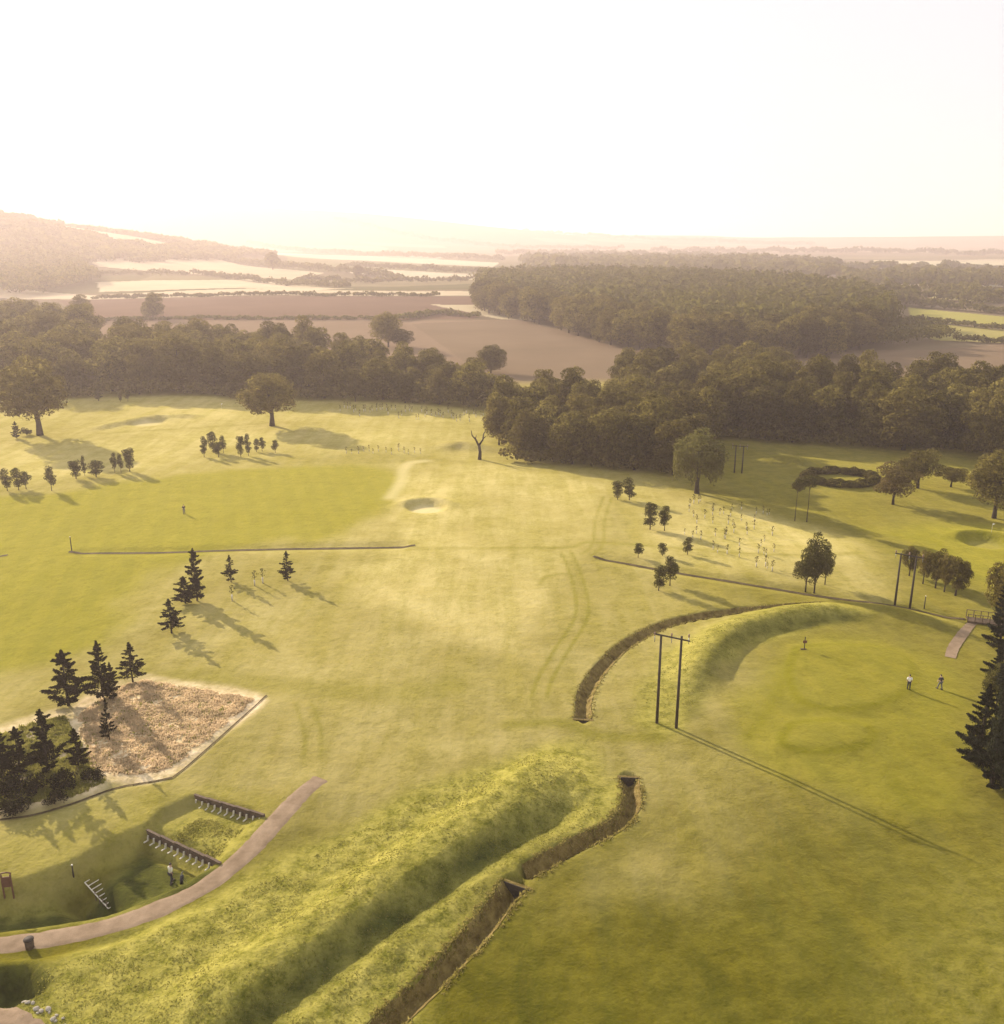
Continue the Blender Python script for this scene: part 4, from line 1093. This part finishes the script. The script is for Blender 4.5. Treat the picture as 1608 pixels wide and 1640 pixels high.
# ------------------------------------------------------------------ rough grass
def tufts(name, px, n, seed, h, w, mat, label, clump=1 / 2.2, thr=0.3):
    pts = flats(px); rng = np.random.RandomState(seed); lo, hi = pts.min(0), pts.max(0)
    C = lo + rng.rand(n * 3, 2) * (hi - lo)
    C = C[inside(C[:, 0], C[:, 1], pts)]
    nv = vnoise(C[:, 0], C[:, 1], clump, 11)
    C = C[(nv + rng.rand(len(C)) * 0.5) * smooth(0.0, 1.6, -sdf(C[:, 0], C[:, 1], pts)) > thr + 0.2][:n]
    for dp, dw, dd in DITCHES[:3]:
        C = C[poly_dist(C[:, 0], C[:, 1], dp)[0] > dw * 0.5]
    C = C[poly_dist(C[:, 0], C[:, 1], PATH_MAIN)[0] > 1.3]
    m = len(C); z = height(C[:, 0], C[:, 1])
    hs = h * (0.45 + 0.9 * vnoise(C[:, 0], C[:, 1], 1 / 1.3, 12)) * (0.7 + 0.6 * rng.rand(m))
    K = 4
    V = np.zeros((m, K, 3, 3))
    for k in range(K):
        a = rng.rand(m) * 6.283; l = rng.rand(m) * 0.55 * hs + 0.1 * hs
        bx, by = C[:, 0] + rng.normal(size=m) * w * 0.8, C[:, 1] + rng.normal(size=m) * w * 0.8
        ca, sa = np.cos(a), np.sin(a)
        V[:, k, 0] = np.stack([bx - sa * w, by + ca * w, z - 0.03], 1)
        V[:, k, 1] = np.stack([bx + sa * w, by - ca * w, z - 0.03], 1)
        V[:, k, 2] = np.stack([bx + ca * l, by + sa * l, z + hs], 1)
    me = two(name, V.reshape(-1, 3), np.arange(m * K * 3).reshape(-1, 3), mat)
    o = link(bpy.data.objects.new(name, me))
    tag(o, label, 'grass', None, 'stuff')
tufts('rough_grass', [(885, 1190), (935, 1205), (960, 1262), (985, 1318), (840, 1395), (700, 1540), (560, 1720), (-100, 1720), (-40, 1620), (60, 1545), (180, 1500), (340, 1440), (520, 1350), (720, 1250)], 15000, 3, 0.06, 0.05, M_TUFT, 'tussocky rough grass on the long bank and its hollow')
tufts('rough_grass', [(1010, 1110), (1065, 1050), (1140, 1003), (1280, 978), (1390, 986), (1290, 1002), (1190, 1045), (1135, 1130), (1090, 1170), (1035, 1155)], 3500, 4, 0.06, 0.055, M_TUFT, 'tussocky rough grass on the mound below the poles')
tufts('long_grass', [(235, 1080), (425, 1113), (350, 1178), (276, 1240), (190, 1250), (130, 1230), (110, 1150), (160, 1100)], 9000, 5, 0.22, 0.11, M_STRAW, 'long straw coloured grass of the unmown plot', 1 / 1.6, 0.32)
tufts('weeds', [(235, 1080), (425, 1113), (350, 1178), (276, 1240), (190, 1250), (130, 1230), (110, 1150), (160, 1100)], 420, 9, 0.24, 0.12, M_TUFT, 'green weeds growing through the unmown straw plot', 1 / 1.1, 0.5)
tufts('long_grass', [(-60, 1180), (110, 1140), (190, 1250), (100, 1285), (-60, 1312)], 6000, 6, 0.28, 0.13, M_TUFT, 'long green grass of the scrub around the dark pines')
tufts('rough_grass', [(318, 1285), (415, 1315), (352, 1376), (246, 1332)], 1500, 7, 0.10, 0.07, M_TUFT, 'rough grass on the upper practice bay')

def bank_grass(pts, w, dep, n, seed, label):
    rng = np.random.RandomState(seed)
    seg = np.hypot(*np.diff(pts, axis=0).T); ss = np.concatenate([[0], np.cumsum(seg)])
    t = rng.rand(n) * ss[-1]
    x = np.interp(t, ss, pts[:, 0]); y = np.interp(t, ss, pts[:, 1])
    k = np.clip(np.searchsorted(ss, t) - 1, 0, len(seg) - 1); dv = np.diff(pts, axis=0)[k] / seg[k][:, None]
    side = np.where(rng.rand(n) < 0.5, -1, 1); off = side * w * (0.50 + rng.normal(size=n) * 0.13)
    keep = vnoise(t, side * 7.0, 0.9, 51) + rng.rand(n) * 0.3 > 0.5
    x, y, off = (x + dv[:, 1] * off)[keep], (y - dv[:, 0] * off)[keep], off[keep]
    z = height_base(x, y) + ditch_profile(np.abs(off), w, dep); m = len(x); K = 4; V = np.zeros((m, K, 3, 3))
    for j in range(K):
        a = rng.rand(m) * 6.283; h = 0.06 + 0.13 * rng.rand(m); l = h * rng.rand(m); ww = 0.09
        bx, by = x + rng.normal(size=m) * 0.08, y + rng.normal(size=m) * 0.08
        V[:, j, 0] = np.stack([bx - np.sin(a) * ww, by + np.cos(a) * ww, z - 0.04], 1); V[:, j, 1] = np.stack([bx + np.sin(a) * ww, by - np.cos(a) * ww, z - 0.04], 1)
        V[:, j, 2] = np.stack([bx + np.cos(a) * l, by + np.sin(a) * l, z + h], 1)
    o = link(bpy.data.objects.new('bank_grass', two('bank_grass', V.reshape(-1, 3), np.arange(m * K * 3).reshape(-1, 3), M_DRYTUFT)))
    tag(o, label, 'grass', None, 'stuff')
for (pts, w, dep), n, lab in zip(DITCHES, (800, 1100, 900), ('tufts of grass fringing the curving drainage ditch', 'tufts of grass fringing the ditch at the bottom edge', 'tufts of grass fringing the ditch round the mound')):
    bank_grass(pts, w, dep, n, 61 + n, lab)

# ------------------------------------------------------------------ poles
def h_pole(f1, f2, top, label):
    a, b = at(*f1), at(*f2)
    if a.y < b.y and False: a, b = b, a
    o = empty('power_pole', (a + b) / 2)
    c = o.location
    ha, hb = rise(a, top[0]), rise(b, top[1])
    h = (ha + hb) / 2
    tops = []
    for q, hh in ((a, ha), (b, hb)):
        l = q - c
        tp = Vector((l.x * 1.02, l.y, l.z + hh)); tops.append(tp)
        MB().tube([(l.x, l.y, l.z - 0.5), tp], [0.17, 0.115], 9).build('pole', M_POLE, o, True)
    d = (tops[1] - tops[0]).normalized()
    e0, e1 = tops[0] - d * 0.85, tops[1] + d * 0.85
    mid = (e0 + e1) / 2 + Vector((0, 0, -0.12)); L = (e1 - e0).length
    ang = math.atan2(d.y, d.x)
    MB().box(mid + Vector((0, -0.16, 0)), (L, 0.11, 0.14), ang).build('crossarm', M_POLE, o)
    for k in (0.03, 0.5, 0.97):
        q = e0.lerp(e1, k) + Vector((0, -0.16, 0))
        MB().tube([q + Vector((0, 0, -0.1)), q + Vector((0, 0, 0.12)), q + Vector((0, 0, 0.3)), q + Vector((0, 0, 0.36))], [0.03, 0.1, 0.08, 0.04], 8).build('insulator', M_CERAMIC, o, True)
        MB().tube([q + Vector((0, 0, -0.12)), q + Vector((0.02, 0, -0.75))], [0.05, 0.035], 6).build('dropper', M_STEEL, o, True)
    tag(o, label, 'power pole', 'twin timber power poles')
h_pole((1052, 1158), (1083, 1166), (1017, 1019), 'nearest twin timber power pole in front of the mound')
h_pole((1433, 970), (1457, 975), (886, 890), 'twin timber power pole left of the dark tree clump')
h_pole((1176, 757), (1188, 758), (713, 714), 'farthest twin timber power pole beyond the willow')

# ------------------------------------------------------------------ practice bays
def bay_wall(p0, p1, n, drop, label):
    a, b = at(*p0), at(*p1)
    o = empty('retaining_wall', a)
    d = b - a; L = math.hypot(d.x, d.y); ang = math.atan2(d.y, d.x)
    nrm = Vector((math.sin(ang), -math.cos(ang), 0))      # towards the camera side
    def q(t, off, z): return Vector((d.x * t, d.y * t, d.z * t + z)) + nrm * off
    for row in range(3):
        for k in range(5):
            MB().box(q((k + 0.5) / 5, 0, -drop + 0.12 + row * 0.25), (L / 5 - 0.04, 0.16, 0.225), ang).build('sleeper', M_TIMBER, o)
    for k in range(5):
        MB().box(q((k + 0.5) / 5, 0.03, -drop + 0.12 + 0.67), (L / 5 - 0.03, 0.24, 0.06), ang).build('coping', M_TIMBER, o)
    for k in range(n):
        t = (k + 0.5) / n
        MB().box(q(t, 0.28, -drop + 0.22), (0.11, 0.14, 0.50), ang, R(-8)).build('post', M_PALE, o)
        MB().box(q(t, 0.52, -drop + 0.03), (0.12, 0.45, 0.07), ang).build('bearer', M_PALE, o)
    tag(o, label, 'retaining wall', 'terrace walls of the practice bays')
bay_wall((312, 1276), (424, 1308), 11, 0.55, 'upper sleeper wall with pale posts above the path')
bay_wall((236, 1332), (354, 1384), 12, 0.60, 'middle sleeper wall with pale posts behind the golfer')

def bay_rail(p0, p1, n, label):
    a, b = at(*p0), at(*p1)
    o = empty('guard_rail', a)
    d = b - a; ang = math.atan2(d.y, d.x)
    nrm = Vector((math.sin(ang), -math.cos(ang), 0))
    def q(t, z, off=0):
        v = Vector((d.x * t, d.y * t, 0)); v.z = d.z * t
        return v + nrm * off + Vector((0, 0, z))
    for k in range(n):
        t = k / (n - 1)
        MB().tube([q(t, 0.16), q(t, 0.22, -0.95)], 0.045, 5).build('rung', M_PALE, o)
    for off in (0.0, -0.98):
        for k in range(n - 1):
            MB().tube([q(k / (n - 1), 0.17, off), q((k + 1) / (n - 1), 0.17, off)], 0.05, 6).build('rail', M_PALE, o)
    for k in range(4):
        A = q(0.45 + 0.5 * k / 3, 0.0); gl = gz(a.x + A.x, a.y + A.y) - a.z
        hh = max(0.9, A.z + 0.6 - gl)
        MB().box((A.x, A.y, gl + hh / 2 - 0.1), (0.06, 0.06, hh), ang).build('post', M_TIMBER, o)
    tag(o, label, 'railing')
bay_rail((136, 1416), (174, 1458), 8, 'pale ladder like timber frame lying on the shaded bank')

# small furniture
def sign_board():
    p = at(15, 1438); h = rise(p, 1400)
    o = empty('sign', p, R(10))
    for s in (-0.34, 0.34): MB().box((s, 0, h * 0.5 - 0.1), (0.1, 0.1, h + 0.1)).build('leg', M_SIGN, o)
    MB().box((0, -0.02, h * 0.68), (0.58, 0.07, h * 0.42)).build('board', M_SIGN, o)
    arch = [(0.40 * math.cos(t), 0, h + 0.16 * math.sin(t) - 0.02) for t in [math.pi * k / 8 for k in range(9)]]
    MB().tube(arch, 0.06, 6).build('arched_top', M_SIGN, o)
    tag(o, 'brown arch topped sign on two legs at the left edge', 'sign')
sign_board()
def stump():
    p = at(48, 1518)
    o = empty('litter_bin', p)
    MB().tube([(0, 0, -0.1), (0, 0, 0.75)], [0.3, 0.34], 10).build('body', M_TIMBER, o, True)
    MB().tube([(0, 0, 0.75), (0, 0, 0.82)], [0.38, 0.36], 10).build('rim', M_POLE, o, True)
    tag(o, 'squat brown timber bin at the edge of the path', 'bin')
stump()
def marker(px, py, top, label, r=0.06, flag=None):
    p = at(px, py); h = rise(p, top)
    o = empty('marker_post', p)
    MB().tube([(0, 0, -0.2), (0, 0, h)], [r, r * 0.8], 7).build('post', M_POLE, o, True)
    MB().tube([(0, 0, h), (0, 0, h + 0.08)], [r * 1.4, r], 7).build('cap', M_PALE, o, True)
    tag(o, label, 'post')
marker(118, 1404, 1386, 'dark marker post at the top of the pale ladder frame', 0.07)
marker(115, 882, 860, 'dark post at the left end of the straight ditch', 0.09)
marker(1480, 975, 955, 'short post right of the twin power pole', 0.08)

def tee_sign(px, py, top):
    p = at(px, py); h = rise(p, top)
    o = empty('tee_marker', p)
    MB().tube([(0, 0, -0.2), (0, 0, h)], 0.06, 7).build('post', M_POLE, o)
    MB().box((0, -0.05, h * 0.62), (0.5, 0.05, 0.35)).build('board', M_SIGN, o)
    MB().box((-0.1, 0, 0.05), (0.7, 0.2, 0.12)).build('base', M_TIMBER, o)
    tag(o, 'tee post with board at the far corner of the raised tee', 'sign')
tee_sign(1288, 1040, 1020)

# footbridge with railing at the right
def footbridge():
    a, b = at(1548, 994), at(1606, 1002)
    o = empty('footbridge', a)
    d = b - a; L = math.hypot(d.x, d.y); ang = math.atan2(d.y, d.x); nrm = Vector((math.sin(ang), -math.cos(ang), 0))
    for k in range(22):
        t = (k + 0.5) / 22
        MB().box(Vector((d.x * t, d.y * t, 0.28)), (L / 22 - 0.03, 1.7, 0.06), ang).build('plank', M_TIMBER, o)
    for off in (-0.8, 0.8):
        MB().box(Vector((d.x / 2, d.y / 2, 0.17)) + nrm * off, (L, 0.12, 0.16), ang).build('beam', M_TIMBER, o)
        for k in range(6):
            t = k / 5
            MB().box(Vector((d.x * t, d.y * t, 0.75)) + nrm * off * 1.08, (0.09, 0.09, 1.1), ang).build('post', M_TIMBER, o)
        MB().box(Vector((d.x / 2, d.y / 2, 1.28)) + nrm * off * 1.08, (L + 0.1, 0.1, 0.06), ang).build('rail', M_TIMBER, o)
    tag(o, 'small timber footbridge with post railings at right edge', 'footbridge')
footbridge()

# culvert headwalls closing the ditches
def headwall(px, py, tow, w, dep, label):
    p = at(px, py); q = at(*tow)
    ang = math.atan2(q.y - p.y, q.x - p.x) - math.pi / 2
    o = empty('culvert', p, ang + math.pi)
    n = 6
    pts = [(-w / 2 - 0.05, 0.03), (w / 2 + 0.05, 0.03), (w * 0.2, -dep - 0.1), (-w * 0.2, -dep - 0.1)]
    mb = MB()
    vs = [(x, y, z) for y in (-0.12, 0.12) for x, z in pts]
    mb.add(vs, [(0, 1, 2, 3), (7, 6, 5, 4), (0, 4, 5, 1), (1, 5, 6, 2), (2, 6, 7, 3), (3, 7, 4, 0)])
    mb.build('headwall', M_POLE, o)
    ring = [(0.3 * math.cos(t), -0.14, -dep * 0.55 + 0.3 * math.sin(t)) for t in [2 * math.pi * k / 12 for k in range(13)]]
    MB().tube(ring, 0.04, 5, False).build('pipe', M_POLE, o)
    MB().box((0, 0.1, 0.0), (w + 0.1, 0.3, 0.07)).build('coping', M_SOIL, o)
    tag(o, label, 'culvert')
headwall(1007, 1245, (1010, 1280), 2.1, 1.1, 'dark culvert mouth at the top of the curving ditch')
headwall(828, 1418, (780, 1480), 2.3, 1.2, 'dark culvert mouth below the grass crossing')
headwall(934, 1152, (937, 1120), 2.1, 0.9, 'culvert mouth at the lower end of the curved ditch')

# pale stones along the track, bottom left
rs = random.Random(5)
sp = catmull(flats([(4, 1578), (30, 1594), (60, 1612), (90, 1632), (130, 1660)]), 10)
seg = np.hypot(*np.diff(sp, axis=0).T); ss = np.concatenate([[0], np.cumsum(seg)])
ico = bmesh.new(); bmesh.ops.create_icosphere(ico, subdivisions=2, radius=1.0)
STN = []
for k in range(4):
    b2 = ico.copy(); r2 = random.Random(k)
    off = [Vector((r2.uniform(-1, 1), r2.uniform(-1, 1), r2.uniform(-1, 1))) for _ in range(5)]
    for v in b2.verts:
        v.co *= 1 - 0.22 * max(0, max(v.co.dot(f.normalized()) for f in off) - 0.55) / 0.45 + r2.uniform(-0.06, 0.06)
    me = bpy.data.meshes.new('boulder'); b2.to_mesh(me); b2.free(); me.materials.append(M_STONE); STN.append(me)
ico.free()
n = 26
for k in range(n):
    t = ss[-1] * (k + rs.random() * 0.6) / n
    x, y = np.interp(t, ss, sp[:, 0]) + rs.uniform(-0.25, 0.25), np.interp(t, ss, sp[:, 1]) + rs.uniform(-0.25, 0.25)
    s = rs.uniform(0.08, 0.2) * (1.6 if k in (3, 4, 9) else 1)
    o = bpy.data.objects.new('boulder', STN[k % 4]); link(o)
    o.location = (x, y, gz(x, y) + s * 0.3); o.scale = (s * 1.25, s, s * 0.75); o.rotation_euler = (0, 0, rs.random() * 6)
    tag(o, 'pale boulder in the row beside the dirt track' if k not in (3,) else 'largest pale boulder in the row beside the dirt track', 'boulder', 'pale boulders beside the dirt track')

# ------------------------------------------------------------------ people
def cloth(name, col): return simple_mat(name, col, 0.85, 0.12, 6.0)
M_SKIN = simple_mat('skin', (0.50, 0.32, 0.24), 0.6, 0.06)
M_HAIR = simple_mat('hair', (0.05, 0.035, 0.025), 0.7, 0.2, 8)
def skin_obj(name, verts, edges, radii, mat, parent, root=0):
    me = bpy.data.meshes.new(name); me.from_pydata(verts, edges, []); me.update(); me.materials.append(mat)
    o = link(bpy.data.objects.new(name, me), parent)
    o.modifiers.new('Skin', 'SKIN'); sub = o.modifiers.new('Sub', 'SUBSURF'); sub.levels = 1; sub.render_levels = 1
    if not me.skin_vertices: me.skin_vertices.new()
    for i, r in enumerate(radii):
        me.skin_vertices[0].data[i].radius = (r, r); me.skin_vertices[0].data[i].use_root = (i == root)
    return o

def golfer(px, py, rz, shirt, trousers, label, pose='stand', height=1.78, cap=None):
    p = at(px, py); o = empty('person', p, rz)
    s = height / 1.78
    sw = {'stand': ((-0.26, 0.02, 1.16), (-0.25, -0.12, 0.92), (0.26, 0.02, 1.16), (0.25, -0.12, 0.92)),
          'address': ((-0.20, -0.22, 1.16), (-0.05, -0.36, 0.90), (0.20, -0.22, 1.16), (0.05, -0.36, 0.88)),
          'walk': ((-0.26, 0.12, 1.16), (-0.24, 0.02, 0.92), (0.26, -0.10, 1.18), (0.24, -0.26, 0.96))}[pose]
    st = {'stand': (0, 0), 'address': (0.02, 0.02), 'walk': (0.2, -0.22)}[pose]
    lean = -0.16 if pose == 'address' else -0.02
    V = [(0, 0.02, 0.95), (0, 0.0 + lean * 0.4, 1.15), (0, lean, 1.38), (0, lean - 0.02, 1.50), (0, lean - 0.05, 1.60), (0, lean - 0.06, 1.72),
         (-0.19, lean, 1.43), sw[0], sw[1], (0.19, lean, 1.43), sw[2], sw[3],
         (-0.10, 0.02, 0.90), (-0.12, st[0] * 0.5 - 0.04, 0.50), (-0.13, st[0], 0.08), (-0.14, st[0] - 0.17, 0.04),
         (0.10, 0.02, 0.90), (0.12, st[1] * 0.5 - 0.04, 0.50), (0.13, st[1], 0.08), (0.14, st[1] - 0.17, 0.04)]
    V = [tuple(c * s for c in v) for v in V]
    E = [(0, 1), (1, 2), (2, 3), (3, 4), (4, 5), (2, 6), (6, 7), (7, 8), (2, 9), (9, 10), (10, 11), (0, 12), (12, 13), (13, 14), (14, 15), (0, 16), (16, 17), (17, 18), (18, 19)]
    rad = [0.13, 0.125, 0.13, 0.06, 0.085, 0.085, 0.07, 0.045, 0.032, 0.07, 0.045, 0.032, 0.085, 0.06, 0.042, 0.035, 0.085, 0.06, 0.042, 0.035]
    skin_obj('body', V, E, [r * s for r in rad], M_SKIN, o)
    sub = [0, 1, 2, 6, 7, 9, 10]
    def piece(name, ids, es, grow, mat):
        m = {i: k for k, i in enumerate(ids)}
        skin_obj(name, [V[i] for i in ids], [(m[a], m[b]) for a, b in es], [(rad[i] + grow) * s for i in ids], mat, o)
    piece('shirt', [0, 1, 2, 6, 7, 9, 10], [(0, 1), (1, 2), (2, 6), (6, 7), (2, 9), (9, 10)], 0.028, shirt)
    piece('trousers', [0, 12, 13, 14, 16, 17, 18], [(0, 12), (12, 13), (13, 14), (0, 16), (16, 17), (17, 18)], 0.022, trousers)
    for i in (14, 18):
        MB().box(Vector(V[i]) + Vector((0, -0.07, -0.03)), (0.11, 0.3, 0.1)).build('shoe', M_POLE, o)
    # fingers
    for hnd, sgn in ((8, -1), (11, 1)):
        hv = Vector(V[hnd]); mb = MB()
        for k in range(4):
            f0 = hv + Vector((sgn * 0.004, (k - 1.5) * 0.02, -0.03)); mb.tube([f0, f0 + Vector((0, 0, -0.045)), f0 + Vector((-sgn * 0.015, 0, -0.08 + abs(k - 1) * 0.01))], [0.009, 0.008, 0.006], 5)
        mb.tube([hv + Vector((0, -0.03, 0)), hv + Vector((-sgn * 0.01, -0.06, -0.04))], [0.011, 0.008], 5)
        mb.build('hand', M_SKIN, o, True)
    hd = Vector(V[5])
    MB().tube([hd + Vector((0, -0.085, -0.02)), hd + Vector((0, -0.115, -0.045))], [0.015, 0.01], 5).build('nose', M_SKIN, o)
    bm = bmesh.new(); bmesh.ops.create_uvsphere(bm, u_segments=12, v_segments=8, radius=0.105 * s)
    bmesh.ops.delete(bm, geom=[v for v in bm.verts if v.co.z < -0.02 and v.co.y < 0.03], context='VERTS')
    me = bpy.data.meshes.new('hair'); bm.to_mesh(me); bm.free(); me.materials.append(cap or M_HAIR)
    h = link(bpy.data.objects.new('hair' if cap is None else 'cap', me), o); h.location = hd + Vector((0, 0.012, 0.012))
    tag(o, label, 'person')
    return o
W = cloth('white_cotton', (0.80, 0.78, 0.74)); DK = cloth('dark_cloth', (0.035, 0.035, 0.045)); CR = cloth('cream_cotton', (0.62, 0.58, 0.45)); GR = cloth('grey_cloth', (0.12, 0.12, 0.12))
golfer(275, 1414, R(150), CR, DK, 'person in a pale top and dark trousers on the practice bay', 'walk', 1.85)
golfer(1455, 1104, R(160), W, DK, 'person in a white shirt standing on the raised tee', 'stand', 1.8)
golfer(1505, 1104, R(200), DK, GR, 'person in dark clothes with legs apart on the tee', 'walk', 1.8)
golfer(295, 823, R(20), DK, GR, 'distant person in dark clothes alone on the left fairway', 'stand', 1.8)

def club(px, py, label, dx):
    p = at(px, py); o = empty('golf_bag', p + Vector((dx, 0, 0)))
    MB().tube([(0, 0, 0.05), (0.12, 0, 0.85)], [0.13, 0.15], 9).build('bag', DK, o, True)
    for k in range(5): MB().tube([(0.1, 0, 0.8), (0.16 + 0.03 * k - 0.05, 0.02 * k - 0.05, 1.15 + 0.02 * k)], [0.012, 0.02], 5).build('club', M_STEEL, o)
    for s_ in (-1, 1): MB().tube([(0.1, 0, 0.7), (0.42, 0.25 * s_, 0.0)], 0.012, 5).build('leg', M_STEEL, o)
    tag(o, label, 'golf bag')
club(281, 1416, 'dark golf bag on a stand beside the person at the bays', 0.5)

# flag on the tee green far left
def flag(px, py, top, label):
    p = at(px, py); h = rise(p, top)
    o = empty('golf_flag', p)
    MB().tube([(0, 0, -0.1), (0, 0, h)], 0.025, 6).build('pin', M_PALE, o)
    mb = MB(); mb.add([(0, 0, h), (0.5, 0.06, h - 0.12), (0, 0, h - 0.36), (0, 0.012, h), (0.5, 0.072, h - 0.12), (0, 0.012, h - 0.36)], [(0, 1, 2), (5, 4, 3), (0, 3, 4, 1), (1, 4, 5, 2), (2, 5, 3, 0)])
    mb.build('pennant', W, o)
    tag(o, label, 'flag')
flag(355, 656, 646, 'tiny flag on the pale far green')
flag(1588, 852, 838, 'tiny flag behind the dark bunker at right edge')

# ------------------------------------------------------------------ haze
def haze():
    mb = MB().box((0, 6900, 95), (24000, 15000, 250))
    m, nt, out = new_mat('haze_air')
    pv = nt.nodes.new('ShaderNodeVolumePrincipled')
    pv.inputs['Color'].default_value = (1.0, 0.83, 0.80, 1)
    pv.inputs['Density'].default_value = HAZE_DENSITY
    pv.inputs['Density Attribute'].default_value = ''
    pv.inputs['Anisotropy'].default_value = 0.38
    nt.links.new(pv.outputs[0], out.inputs['Volume'])
    try: m.cycles.homogeneous_volume = True
    except Exception: pass
    o = mb.build('haze', m)
    tag(o, 'warm morning haze over the whole valley', None, None, 'stuff')
haze()
